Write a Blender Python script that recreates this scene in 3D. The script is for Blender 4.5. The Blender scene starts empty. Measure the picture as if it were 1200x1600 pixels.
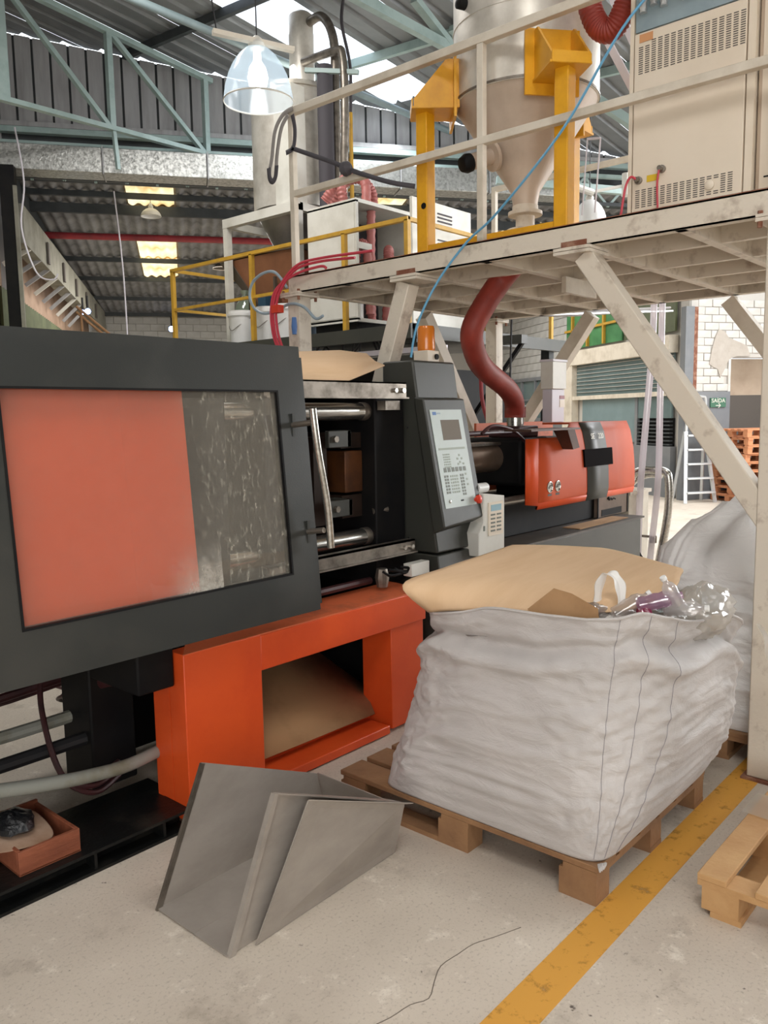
import bpy, bmesh, math, random
from mathutils import Vector, Matrix, noise

S = bpy.context.scene
C = S.collection
PI = math.pi
random.seed(7)

# ---------------------------------------------------------------- camera
cam_d = bpy.data.cameras.new('camera')
cam = bpy.data.objects.new('camera', cam_d)
C.objects.link(cam)
S.camera = cam
cam_d.sensor_fit = 'VERTICAL'
cam_d.sensor_height = 24.0
cam_d.lens = 1265.75 / 1600 * 24.0
cam_d.clip_start = 0.05
cam_d.clip_end = 200
yaw, pitch, roll = math.radians(41.3916), math.radians(6.7884), math.radians(-0.93966)
fw = Vector((math.cos(yaw)*math.cos(pitch), math.sin(yaw)*math.cos(pitch), -math.sin(pitch)))
rt = Vector((math.sin(yaw), -math.cos(yaw), 0))
up = rt.cross(fw)
r2 = math.cos(roll)*rt + math.sin(roll)*up
u2 = -math.sin(roll)*rt + math.cos(roll)*up
M = Matrix((r2, u2, -fw)).transposed().to_4x4()
M.translation = Vector((0, 0, 1.69))
cam.matrix_world = M

# ---------------------------------------------------------------- world, lights, exposure
S.view_settings.view_transform = 'Standard'
S.view_settings.look = 'None'
S.view_settings.gamma = 1.0
S.view_settings.use_curve_mapping = False
S.view_settings.exposure = 0.26
w = bpy.data.worlds.new('overcast_sky'); S.world = w
w.use_nodes = True
bg = w.node_tree.nodes['Background']
bg.inputs[0].default_value = (0.86, 0.93, 1.0, 1)
bg.inputs[1].default_value = 2.6

# building frame: u runs along the hall's width, v along its depth
BA = math.radians(54.957)
UD = Vector((math.sin(BA), -math.cos(BA), 0))
VD = Vector((math.cos(BA), math.sin(BA), 0))
def W(u, v, z=0.0):
    return UD*u + VD*v + Vector((0, 0, z))
def roof_z(x, y):
    return 7.05 - 0.12*(UD.x*x + UD.y*y)

def area(name, loc, sx, sy, energy, color=(1, 1, 1), rotz=0.0, tilt=(0, 0)):
    d = bpy.data.lights.new(name, 'AREA'); d.shape = 'RECTANGLE'
    d.size, d.size_y, d.energy, d.color = sx, sy, energy, color
    o = bpy.data.objects.new(name, d); C.objects.link(o)
    o.location = loc; o.rotation_euler = (tilt[0], tilt[1], rotz)
    return o
# area lights at roof height; some below skylight sheets, most added where none exist
area('skylight_or_added_light', (8.8, 8.4, 6.1), 3.3, .95, 110, (.93, .97, 1))  # under the visible skylight strip, adds to what the sheet lets through
area('skylight_or_added_light', (2.2, -1.6, 7.0), 8.0, 3.0, 1000, (1, .98, .95))  # assumed overhead light, added right of the viewer; no skylight sheet built here
area('skylight_or_added_light', (6.4, 0.6, 6.6), 4.0, 1.6, 420, (1, .97, .93))  # added fill beside the mezzanine, the metal roof has no skylight there
area('skylight_or_added_light', (-1.5, 3.4, 7.6), 5.0, 2.0, 420, (1, .97, .93))  # added fill high on the viewer's left, no roof opening there
area('skylight_or_added_light', (12.0, 2.4, 5.6), 5.0, 3.0, 520, (.97, .98, 1))  # added fill over the right of the hall, no skylight there
# added fill light in front of the windowless right hall wall
area('right_fill_light', W(13.6, 6.2, 3.2), 6.6, 2.6, 620, (.96, .98, 1), math.radians(55), (math.radians(90), 0))
# added fill light behind the viewer, no opening there
area('rear_fill_light', (-4.2, -3.4, 2.4), 6.0, 3.6, 280, (1, .97, .94), math.radians(41.4-90), (math.radians(90), 0))
area('skylight_or_added_light', (5.5, -5.0, 6.9), 7.0, 2.5, 1300, (.97, .985, 1), 0, (math.radians(38), 0))  # assumed light from the right, added and tilted; roof closed there
area('skylight_or_added_light', W(.5, 17.5, 4.95), 3.0, 5.0, 330, (1, .96, .9), BA - PI/2)  # below the amber sheets of the far bay, wider than they are
area('skylight_or_added_light', W(6.2, 17.5, 4.95), 3.0, 5.0, 210, (1, .98, .95), BA - PI/2)  # added to brighten the far bay's side wall
area('skylight_or_added_light', (4.5, 7.0, 6.6), 2.5, 1.0, 150, (1, .97, .93))  # added fill left of the mezzanine, plain metal sheets overhead

# ---------------------------------------------------------------- helpers
def srgb(h):
    h = h.lstrip('#'); out = []
    for i in (0, 2, 4):
        c = int(h[i:i+2], 16)/255
        out.append(c/12.92 if c <= .04045 else ((c+.055)/1.055)**2.4)
    return (*out, 1)

def mat(name, col, rough=.5, metal=0.0, col2=None, scale=4.0, lo=.35, hi=.7, bump=0.0, bscale=60.0,
        stretch=(1, 1, 1), spec=.5, coat=0.0, detail=6.0, rough2=None):
    """Painted / metal / stone surface with a noise-driven second colour (wear, dirt) and fine relief."""
    m = bpy.data.materials.new(name); m.use_nodes = True
    nt = m.node_tree; b = nt.nodes['Principled BSDF']
    b.inputs['Roughness'].default_value = rough
    b.inputs['Metallic'].default_value = metal
    b.inputs['Specular IOR Level'].default_value = spec
    b.inputs['Coat Weight'].default_value = coat
    b.inputs['Base Color'].default_value = srgb(col)
    tc = nt.nodes.new('ShaderNodeTexCoord'); mp = nt.nodes.new('ShaderNodeMapping')
    mp.inputs['Scale'].default_value = stretch
    nt.links.new(tc.outputs['Object'], mp.inputs['Vector'])
    if col2:
        n = nt.nodes.new('ShaderNodeTexNoise'); n.inputs['Scale'].default_value = scale
        n.inputs['Detail'].default_value = detail; n.inputs['Roughness'].default_value = .62
        nt.links.new(mp.outputs[0], n.inputs['Vector'])
        r = nt.nodes.new('ShaderNodeValToRGB')
        r.color_ramp.elements[0].position = lo; r.color_ramp.elements[0].color = srgb(col)
        r.color_ramp.elements[1].position = hi; r.color_ramp.elements[1].color = srgb(col2)
        nt.links.new(n.outputs['Fac'], r.inputs['Fac']); nt.links.new(r.outputs['Color'], b.inputs['Base Color'])
        if rough2 is not None:
            mr = nt.nodes.new('ShaderNodeMapRange')
            mr.inputs[1].default_value = lo; mr.inputs[2].default_value = hi
            mr.inputs[3].default_value = rough; mr.inputs[4].default_value = rough2
            nt.links.new(n.outputs['Fac'], mr.inputs[0]); nt.links.new(mr.outputs[0], b.inputs['Roughness'])
    if bump:
        n2 = nt.nodes.new('ShaderNodeTexNoise'); n2.inputs['Scale'].default_value = bscale
        n2.inputs['Detail'].default_value = 4
        nt.links.new(mp.outputs[0], n2.inputs['Vector'])
        bp = nt.nodes.new('ShaderNodeBump'); bp.inputs['Strength'].default_value = bump
        bp.inputs['Distance'].default_value = .01
        nt.links.new(n2.outputs['Fac'], bp.inputs['Height']); nt.links.new(bp.outputs[0], b.inputs['Normal'])
    return m

def emis(name, col, strength):
    m = bpy.data.materials.new(name); m.use_nodes = True
    b = m.node_tree.nodes['Principled BSDF']
    b.inputs['Base Color'].default_value = srgb(col)
    b.inputs['Emission Color'].default_value = srgb(col); b.inputs['Emission Strength'].default_value = strength
    return m

def translucent(name, col, col2=None, scale=(3, 3, 3), gloss=.08, clear=0.0):
    """Thin sheet that passes diffuse light (roof sheets, film, lamp shade); CLEAR of it passes straight through."""
    m = bpy.data.materials.new(name); m.use_nodes = True; nt = m.node_tree
    nt.nodes.remove(nt.nodes['Principled BSDF']); out = nt.nodes['Material Output']
    tr = nt.nodes.new('ShaderNodeBsdfTranslucent'); df = nt.nodes.new('ShaderNodeBsdfDiffuse')
    gl = nt.nodes.new('ShaderNodeBsdfGlossy'); gl.inputs['Roughness'].default_value = .12
    for s in (tr, df): s.inputs['Color'].default_value = srgb(col)
    if col2:
        tc = nt.nodes.new('ShaderNodeTexCoord'); mp = nt.nodes.new('ShaderNodeMapping'); mp.inputs['Scale'].default_value = scale
        n = nt.nodes.new('ShaderNodeTexNoise'); n.inputs['Scale'].default_value = 1; n.inputs['Detail'].default_value = 6
        r = nt.nodes.new('ShaderNodeValToRGB'); r.color_ramp.elements[0].position = .4; r.color_ramp.elements[1].position = .68
        r.color_ramp.elements[0].color = srgb(col); r.color_ramp.elements[1].color = srgb(col2)
        nt.links.new(tc.outputs['Object'], mp.inputs[0]); nt.links.new(mp.outputs[0], n.inputs[0]); nt.links.new(n.outputs['Fac'], r.inputs[0])
        for s in (tr, df): nt.links.new(r.outputs[0], s.inputs['Color'])
    a = nt.nodes.new('ShaderNodeMixShader'); a.inputs[0].default_value = .3
    nt.links.new(tr.outputs[0], a.inputs[1]); nt.links.new(df.outputs[0], a.inputs[2])
    g = nt.nodes.new('ShaderNodeMixShader'); g.inputs[0].default_value = gloss
    nt.links.new(a.outputs[0], g.inputs[1]); nt.links.new(gl.outputs[0], g.inputs[2])
    last = g
    if clear:
        tp = nt.nodes.new('ShaderNodeBsdfTransparent'); c = nt.nodes.new('ShaderNodeMixShader'); c.inputs[0].default_value = 1-clear
        nt.links.new(tp.outputs[0], c.inputs[1]); nt.links.new(g.outputs[0], c.inputs[2]); last = c
    nt.links.new(last.outputs[0], out.inputs['Surface'])
    return m

def pane_mat(name, tint, dust=.0, gloss=.12, dust_col='#c9c2b0', scale=7.0, rough=.03, streak=(1, 1, 1), lo=.45, hi=.8, floor_=.15, xmask=None, zmask=None):
    """Thin clear pane: transparent + mirror reflection + dust that lies on it in patches."""
    m = bpy.data.materials.new(name); m.use_nodes = True; nt = m.node_tree
    nt.nodes.remove(nt.nodes['Principled BSDF']); out = nt.nodes['Material Output']
    tp = nt.nodes.new('ShaderNodeBsdfTransparent'); tp.inputs[0].default_value = srgb(tint)
    gl = nt.nodes.new('ShaderNodeBsdfGlossy'); gl.inputs['Roughness'].default_value = rough
    a = nt.nodes.new('ShaderNodeMixShader'); a.inputs[0].default_value = gloss
    nt.links.new(tp.outputs[0], a.inputs[1]); nt.links.new(gl.outputs[0], a.inputs[2])
    df = nt.nodes.new('ShaderNodeBsdfDiffuse'); df.inputs[0].default_value = srgb(dust_col)
    tc = nt.nodes.new('ShaderNodeTexCoord'); mp = nt.nodes.new('ShaderNodeMapping'); mp.inputs['Scale'].default_value = streak
    n = nt.nodes.new('ShaderNodeTexNoise'); n.inputs['Scale'].default_value = scale; n.inputs['Detail'].default_value = 9; n.inputs['Roughness'].default_value = .7
    nt.links.new(tc.outputs['Object'], mp.inputs[0]); nt.links.new(mp.outputs[0], n.inputs[0])
    mr = nt.nodes.new('ShaderNodeMapRange'); mr.inputs[1].default_value = lo; mr.inputs[2].default_value = hi
    mr.inputs[3].default_value = dust*floor_; mr.inputs[4].default_value = dust
    nt.links.new(n.outputs['Fac'], mr.inputs[0])
    fac = mr.outputs[0]
    sp = nt.nodes.new('ShaderNodeSeparateXYZ'); nt.links.new(tc.outputs['Object'], sp.inputs[0])
    for ch, mk in ((0, xmask), (2, zmask)):
        if mk:
            k = nt.nodes.new('ShaderNodeMapRange'); k.inputs[1].default_value = mk[0]; k.inputs[2].default_value = mk[1]
            k.interpolation_type = 'SMOOTHSTEP'; nt.links.new(sp.outputs[ch], k.inputs[0])
            mu = nt.nodes.new('ShaderNodeMath'); mu.operation = 'MULTIPLY'; nt.links.new(fac, mu.inputs[0]); nt.links.new(k.outputs[0], mu.inputs[1]); fac = mu.outputs[0]
    b = nt.nodes.new('ShaderNodeMixShader')
    nt.links.new(fac, b.inputs[0]); nt.links.new(a.outputs[0], b.inputs[1]); nt.links.new(df.outputs[0], b.inputs[2])
    nt.links.new(b.outputs[0], out.inputs['Surface'])
    return m

ROOT = {}
def thing(name, label, cat, loc=(0, 0, 0), group=None, kind=None):
    o = bpy.data.objects.new(name, None); C.objects.link(o)
    o.location = loc; o.empty_display_size = .05
    ROOT[o.name] = Vector(loc)
    return tag(o, label, cat, group, kind)
def tag(o, label=None, cat=None, group=None, kind=None):
    if label: o['label'] = label
    if cat: o['category'] = cat
    if group: o['group'] = group
    if kind: o['kind'] = kind
    return o

class MB:
    """Collects shapes given in world coordinates; build() links them as ONE mesh object."""
    def __init__(s): s.bm = bmesh.new()
    def hexa(s, p):          # 8 corners: bottom ring 0-3, top ring 4-7
        v = [s.bm.verts.new(q) for q in p]
        for f in ((3, 2, 1, 0), (4, 5, 6, 7), (0, 1, 5, 4), (1, 2, 6, 5), (2, 3, 7, 6), (3, 0, 4, 7)):
            s.bm.faces.new([v[i] for i in f])
        return s
    def box(s, x0, x1, y0, y1, z0, z1):
        return s.hexa([(x0, y0, z0), (x1, y0, z0), (x1, y1, z0), (x0, y1, z0), (x0, y0, z1), (x1, y0, z1), (x1, y1, z1), (x0, y1, z1)])
    def ubox(s, u0, u1, v0, v1, z0, z1):
        return s.hexa([W(u0, v0, z0), W(u1, v0, z0), W(u1, v1, z0), W(u0, v1, z0), W(u0, v0, z1), W(u1, v0, z1), W(u1, v1, z1), W(u0, v1, z1)])
    def bar(s, p0, p1, w, h, upv=(0, 0, 1)):
        p0, p1 = Vector(p0), Vector(p1); d = (p1-p0).normalized(); u = Vector(upv)
        if abs(d.dot(u)) > .98: u = Vector((1, 0, 0))
        r = d.cross(u).normalized()*w/2; t = r.cross(d).normalized()*h/2
        return s.hexa([p0-r-t, p0+r-t, p1+r-t, p1-r-t, p0-r+t, p0+r+t, p1+r+t, p1-r+t])
    def prism(s, pts, vec):
        vec = Vector(vec); n = len(pts)
        a = [s.bm.verts.new(p) for p in pts]; b = [s.bm.verts.new(Vector(p)+vec) for p in pts]
        s.bm.faces.new(a[::-1]); s.bm.faces.new(b)
        for i in range(n): s.bm.faces.new((a[i], a[(i+1) % n], b[(i+1) % n], b[i]))
        return s
    def ring_skin(s, rings, close=True, caps=True):
        vs = [[s.bm.verts.new(p) for p in r] for r in rings]; n = len(vs[0])
        for a, b in zip(vs, vs[1:]):
            for i in range(n if close else n-1):
                s.bm.faces.new((a[i], a[(i+1) % n], b[(i+1) % n], b[i]))
        if caps and close:
            s.bm.faces.new(vs[0][::-1]); s.bm.faces.new(vs[-1])
        return s
    def tube(s, pts, r, seg=10, smooth=0, caps=True, corr=None):
        pts = [Vector(p) for p in pts]
        if smooth: pts = spline(pts, smooth)
        rings = []; n = len(pts); ref = None
        for i, p in enumerate(pts):
            d = (pts[min(i+1, n-1)]-pts[max(i-1, 0)]).normalized()
            if ref is None: ref = d.orthogonal().normalized()
            ref = (ref-d*ref.dot(d)).normalized(); b = d.cross(ref)
            rr = r(i/(n-1)) if callable(r) else r
            if corr and i % 2: rr *= corr
            rings.append([p+(ref*math.cos(2*PI*k/seg)+b*math.sin(2*PI*k/seg))*rr for k in range(seg)])
        return s.ring_skin(rings, caps=caps)
    def lathe(s, c, prof, seg=28, axis=(0, 0, 1), caps=True):
        c = Vector(c); a = Vector(axis).normalized(); e = a.orthogonal().normalized(); f = a.cross(e)
        return s.ring_skin([[c+a*z+(e*math.cos(2*PI*k/seg)+f*math.sin(2*PI*k/seg))*max(r, 1e-4) for k in range(seg)] for r, z in prof], caps=caps)
    def grid(s, rows): return s.ring_skin(rows, close=False, caps=False)
    def build(s, name, m, parent=None, bevel=0.0, solid=0.0, flat=False, kind=None, sub=0, loc=None):
        bmesh.ops.recalc_face_normals(s.bm, faces=s.bm.faces)
        me = bpy.data.meshes.new(name)
        base = Vector((0, 0, 0))
        q = parent
        while q is not None: base += q.location; q = q.parent
        if loc is not None: base = base + Vector(loc)
        bmesh.ops.translate(s.bm, vec=-base, verts=s.bm.verts)
        s.bm.to_mesh(me); s.bm.free()
        if not flat:
            me.shade_smooth(); me.set_sharp_from_angle(angle=math.radians(35))
        for mm in (m if isinstance(m, (list, tuple)) else [m]): me.materials.append(mm)
        o = bpy.data.objects.new(name, me); C.objects.link(o); o.parent = parent
        if loc is not None: o.location = loc
        if solid:
            md = o.modifiers.new('thickness', 'SOLIDIFY'); md.thickness = solid; md.offset = 0
        if bevel:
            md = o.modifiers.new('bevel', 'BEVEL'); md.width = bevel; md.segments = 2; md.limit_method = 'ANGLE'; md.angle_limit = math.radians(40)
        if sub:
            md = o.modifiers.new('sub', 'SUBSURF'); md.levels = md.render_levels = sub
        if kind: o['kind'] = kind
        return o

def spline(p, k):
    out = []; n = len(p)
    for i in range(n-1):
        a, b, c, d = p[max(i-1, 0)], p[i], p[i+1], p[min(i+2, n-1)]
        for j in range(k):
            t = j/k
            out.append(.5*((2*b)+(c-a)*t+(2*a-5*b+4*c-d)*t*t+(3*b-a-3*c+d)*t**3))
    return out+[p[-1]]

def patch(rows, k):
    a = [spline([Vector(p) for p in r], k) for r in rows]
    c = [spline([r[i] for r in a], k) for i in range(len(a[0]))]
    return [list(r) for r in zip(*c)]

def copy_tree(o, loc=None, parent=None):
    c = o.copy(); C.objects.link(c); c.parent = parent
    if loc is not None: c.location = loc
    for ch in list(o.children): copy_tree(ch, None, c)
    return c
def piece(o, loc, parent, rot=None):
    c = o.copy(); C.objects.link(c); c.parent = parent; c.location = loc
    if rot is not None: c.rotation_euler = rot
    return c

def text(name, body, size, m, loc, xdir, ydir, parent=None, ext=.0008, align='CENTER'):
    cu = bpy.data.curves.new(name, 'FONT'); cu.body = body; cu.size = size; cu.extrude = ext
    cu.align_x = align; cu.align_y = 'CENTER'
    t = bpy.data.objects.new(name, cu); C.objects.link(t)
    dg = bpy.context.evaluated_depsgraph_get()
    me = bpy.data.meshes.new_from_object(t.evaluated_get(dg))
    bpy.data.objects.remove(t); bpy.data.curves.remove(cu)
    x = Vector(xdir).normalized(); y = Vector(ydir).normalized(); z = x.cross(y)
    R = Matrix((x, y, z)).transposed().to_4x4(); R.translation = Vector(loc)
    base = Vector((0, 0, 0)); q = parent
    while q is not None: base += q.location; q = q.parent
    me.transform(Matrix.Translation(-base) @ R)
    me.materials.clear(); me.materials.append(m)
    o = bpy.data.objects.new(name, me); C.objects.link(o); o.parent = parent
    return o
# ---------------------------------------------------------------- materials
m_dark = mat('charcoal_paint', '#2d2f2d', .34, col2='#3a3934', scale=2.5, lo=.45, hi=.75, bump=.05, bscale=180, rough2=.55)
m_cab = mat('cabinet_grey_paint', '#363732', .45, col2='#42413b', scale=2, lo=.4, hi=.8, bump=.05, bscale=200)
m_black = mat('black_steel', '#0f0f11', .6, col2='#1a1816', scale=6, lo=.4, hi=.75, spec=.2)
m_skid = mat('oily_black_steel', '#121313', .35, col2='#2b2822', scale=5, spec=.3, lo=.5, hi=.8, rough2=.6, bump=.2, bscale=40)
m_orange = mat('orange_red_paint', '#dc5320', .42, col2='#cf4719', scale=3, lo=.4, hi=.7, bump=.04, bscale=150, rough2=.5)
m_orange_worn = mat('worn_orange_paint', '#d0663c', .6, col2='#8a4a30', scale=5, lo=.5, hi=.8, bump=.15, bscale=60)
m_cover = mat('orange_cover_paint', '#c04e24', .55, col2='#b5461e', scale=2, lo=.4, hi=.7, spec=.25)
m_panel_or = mat('orange_guard_panel', '#d8562c', .5, col2='#cf5026', scale=2.5, lo=.4, hi=.7)
m_cream = mat('cream_painted_steel', '#d9d0c0', .55, col2='#b5a996', scale=3.5, lo=.45, hi=.78, bump=.12, bscale=70, detail=9)
m_cream_worn = mat('chipped_cream_steel', '#d6ccbc', .6, col2='#94816f', scale=9, lo=.55, hi=.78, bump=.15, bscale=60, detail=10)
m_rust = mat('rusty_steel', '#7a4a36', .8, col2='#a5806a', scale=14, lo=.45, hi=.7, bump=.3, bscale=50)
m_plate = mat('cream_deck_plate', '#bdb09d', .7, col2='#6e5d50', scale=5, lo=.55, hi=.75, bump=.2)
m_steel = mat('bright_steel', '#c8c6c0', .22, .95, col2='#9d9a94', scale=8, lo=.4, hi=.7, stretch=(1, 8, 8))
m_steel_d = mat('worn_steel_rail', '#8d857b', .38, .8, col2='#5c554c', scale=9, lo=.45, hi=.75, rough2=.6)
m_sheet = mat('bare_sheet_steel', '#aaa299', .42, .25, col2='#968e86', scale=3, lo=.35, hi=.7, stretch=(1, 1, 2), rough2=.55, bump=.03, bscale=90)
m_foil = mat('aluminium_cladding', '#e2ddd3', .36, .4, col2='#b9b2a6', scale=3, lo=.4, hi=.7, bump=.5, bscale=4, rough2=.42)
m_cone = mat('grey_cone_paint', '#c9b9a9', .5, .1, col2='#b5a493', scale=4, lo=.4, hi=.75, bump=.08, bscale=20)
m_yellow = mat('yellow_paint', '#e2a51c', .42, col2='#c98d18', scale=5, lo=.45, hi=.75, bump=.05, bscale=120)
m_yellow_d = mat('dull_yellow_paint', '#bf9430', .55, col2='#a07a2c', scale=6, lo=.45, hi=.75)
m_beige = mat('beige_cabinet_paint', '#e2d5c2', .5, col2='#d9cab5', scale=2, lo=.4, hi=.75)
m_white = mat('white_paint', '#d8d6cd', .5, col2='#c4c1b6', scale=3, lo=.45, hi=.75)
m_plastic_w = mat('white_plastic', '#e4e4e2', .35, col2='#d5d5d2', scale=3, lo=.45, hi=.75)
m_green = mat('pale_green_steel', '#9fb3b0', .5, col2='#879c99', scale=4, lo=.45, hi=.75)
m_roof = mat('grey_metal_roof', '#85888a', .6, .2, col2='#6d7072', scale=1.3, lo=.4, hi=.75)
m_fibre = mat('fibre_cement_sheet', '#8b8c8e', .85, col2='#66676a', scale=2.6, lo=.4, hi=.72, stretch=(1, 1, 1), bump=.2, bscale=40)
m_clad = mat('grey_wall_cladding', '#a6a6a7', .7, col2='#8e8d8d', scale=2.5, lo=.4, hi=.75, stretch=(3, 3, .4))
m_duct = mat('foil_insulated_duct', '#b9bab7', .34, .7, col2='#8b8c88', scale=22, lo=.42, hi=.66, bump=.6, bscale=28, rough2=.5)
m_purlin = mat('dark_purlin_steel', '#34383a', .6, col2='#44484a', scale=3)
m_red_pipe = mat('red_pipe_paint', '#9c2c33', .5, col2='#74262a', scale=3)
m_red_hose = mat('red_silicone_hose', '#96382c', .55, col2='#7c2c22', scale=6, lo=.4, hi=.7)
m_pink_hose = mat('pink_ribbed_hose', '#b56f69', .5, col2='#9c5b56', scale=8)
m_floor_dust = None
m_wood = mat('pallet_pine', '#c69e6d', .8, col2='#a97c4e', scale=3, lo=.35, hi=.75, stretch=(1, 1, 1), bump=.3, bscale=45)
m_wood_d = mat('old_pallet_wood', '#97724f', .85, col2='#735238', scale=4, lo=.35, hi=.75, bump=.35, bscale=40)
m_wood_r = mat('reddish_box_wood', '#96563b', .6, col2='#6f3a26', scale=4, lo=.35, hi=.75, stretch=(1, 4, 4), bump=.2, bscale=40)
m_wood_o = mat('orange_stack_wood', '#c98a62', .8, col2='#a56843', scale=3, lo=.35, hi=.75)
m_card = mat('brown_cardboard', '#dab994', .8, col2='#d0ad86', scale=2.2, lo=.4, hi=.75, stretch=(1, 6, 1), bump=.06, bscale=40)
m_card_d = mat('old_cardboard', '#b08a62', .85, col2='#8c6845', scale=3, lo=.45, hi=.78, bump=.1, bscale=30)
m_rubber = mat('black_rubber', '#1f1f21', .55)
m_cable_blue = mat('blue_air_hose', '#5f9fc4', .4)
m_cable_red = mat('red_air_hose', '#c23a4a', .4)
m_cable_grey = mat('grey_blue_hose', '#93a3ad', .45)
m_hose_dark = mat('dark_oil_hose', '#4a2526', .45, col2='#2d1a1b', scale=8)
m_pvc = mat('old_grey_pvc', '#90928a', .5, col2='#77735f', scale=6, lo=.5, hi=.75)
m_panel_lt = mat('pale_membrane_panel', '#b4bfbb', .4, col2='#aab5ae', scale=3)
m_lcd = mat('grey_lcd_screen', '#756c60', .55, spec=.2)
m_lcd_blue = mat('blue_lcd_screen', '#8fb3c0', .3)
m_key = mat('dark_key_print', '#6b7066', .5)
m_key2 = mat('faint_key_print', '#97a093', .5)
m_logo = mat('blue_logo_print', '#4a70a8', .5)
m_red_btn = mat('red_button_plastic', '#d23c22', .35)
m_amber = mat('amber_beacon_plastic', '#d9791c', .25, coat=.5)
m_copper = mat('heated_mould_steel', '#6e4222', .5, .4, col2='#3f281c', scale=5, lo=.35, hi=.7)
m_barrel = mat('barrel_heater_band', '#a38e7c', .4, .6, col2='#7d6a5c', scale=5)
m_text_w = mat('white_lettering', '#d8d4c8', .5)
m_green_sign = mat('green_sign', '#1c5a3c', .45)
m_floor_paint = None
m_wall_w = mat('white_painted_block', '#cfccc6', .8, col2='#b9b4ac', scale=2.5, lo=.4, hi=.75, bump=.2, bscale=30)
m_wall_far = mat('grey_white_block', '#b9b8b4', .85, col2='#a5a39e', scale=1.6, lo=.4, hi=.75, bump=.2, bscale=30)
m_wall_g = mat('grey_wall_paint', '#6f7377', .7, col2='#7f8081', scale=2, lo=.4, hi=.75)
m_plaster = mat('bare_plaster', '#aaa196', .9, col2='#b5aea4', scale=6, lo=.35, hi=.7, bump=.3, bscale=30)
m_mortar = mat('pale_mortar', '#bcb8b1', .9)
m_recess = mat('beige_wall_paint', '#b9a692', .8, col2='#a89480', scale=2)
m_brown_wall = mat('dark_brown_wall_paint', '#57504a', .7)
m_glass_g = mat('grey_green_glass', '#667878', .15, col2='#566868', scale=.8, lo=.4, hi=.7)
m_glass_l = mat('pale_window_glass', '#7d9194', .15, col2='#6c8083', scale=.8, lo=.4, hi=.7)
m_green_sheet = mat('green_plastic_sheet', '#4f8a58', .45, col2='#356b40', scale=2, lo=.4, hi=.7)
m_olive = mat('olive_corrugated_sheet', '#5d6444', .6, col2='#454c33', scale=2)
m_olive_l = mat('light_olive_panel', '#8a8f6a', .6)
m_concrete_band = mat('stained_concrete_band', '#8b897d', .85, col2='#6a675c', scale=3, lo=.4, hi=.75)
m_pink_panel = mat('pinkish_wall_panel', '#a78d79', .8, col2='#8e7562', scale=3)
m_hopper = mat('brown_hopper_steel', '#8f5f42', .55, col2='#7a4f36', scale=3)
m_hopper_d = mat('dark_hopper_rim', '#4f463c', .6)
m_grey_cone = mat('grey_steel_cone', '#8e8983', .4, .5, col2='#77726c', scale=3)
m_alu = mat('ladder_aluminium', '#d2d5d6', .35, .6)
m_blue_m = mat('blue_motor_paint', '#2f4f66', .5)
m_rag = mat('oily_black_lump', '#141518', .3, bump=.6, bscale=60)
m_paper = mat('stained_paper', '#b79c86', .8, col2='#96765f', scale=7)
m_strap = mat('dark_webbing', '#4a474c', .8)
m_strap_l = mat('grey_webbing', '#8f8a86', .8)
m_white_strip = mat('pale_plastic_strip', '#cfcad2', .5)
m_bag_plast = mat('white_bag_film', '#e6e3de', .3)
m_clear_hose = translucent('clear_suction_hose', '#d5ccd0', gloss=.2, clear=.35)
m_film = translucent('clear_plastic_film', '#e6e0d6', gloss=.35, clear=.4)
m_bottle = translucent('clear_bottle_plastic', '#e8e4e2', gloss=.4, clear=.45)
m_bottle_grey = translucent('smoky_bottle_plastic', '#b9b0aa', gloss=.4, clear=.3)
m_bottle_p = translucent('violet_bottle_plastic', '#cf9fc6', gloss=.4, clear=.35)
m_bottle_r = translucent('pink_bottle_plastic', '#d23a72', gloss=.3, clear=.1)
m_shade = translucent('ribbed_lamp_shade', '#cfdfea', gloss=.15, clear=.55)
m_sky_w = translucent('white_roof_sheet', '#f6f8ff', gloss=.03)
m_sky_y = translucent('yellowed_roof_sheet', '#ffe9b8', '#c99a52', (1.2, 1.2, 1.2), gloss=.02)
m_bulb = emis('lit_lamp_bulb', '#f4fbff', 3.5)
m_winblack = mat('matt_black_window', '#0d0708', .8, spec=.04)
m_mold_d = mat('dark_mould_plate', '#35261e', .5, .3, col2='#241a15', scale=6)
m_crack = mat('floor_crack_dirt', '#6f655a', .9)
m_far_bulb = emis('lit_far_lamp', '#a9c4ff', 7)
m_pane = pane_mat('door_window_pane', '#f3efe8', dust=.14, floor_=.7, gloss=.09, scale=2.0, dust_col='#d8cdbd')
m_dust = pane_mat('dusty_window_patch', '#ffffff', dust=.7, floor_=.12, gloss=.0, scale=40, streak=(1.4, 1, .6), lo=.53, hi=.78, xmask=(-1.12, -.86), dust_col='#c9c4b4')
m_smear = pane_mat('dust_smear', '#ffffff', dust=.75, floor_=.3, gloss=.0, scale=22, lo=.35, hi=.7, xmask=(-1.2, -.98), zmask=(1.24, 1.0), dust_col='#d8d2c6')

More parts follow.
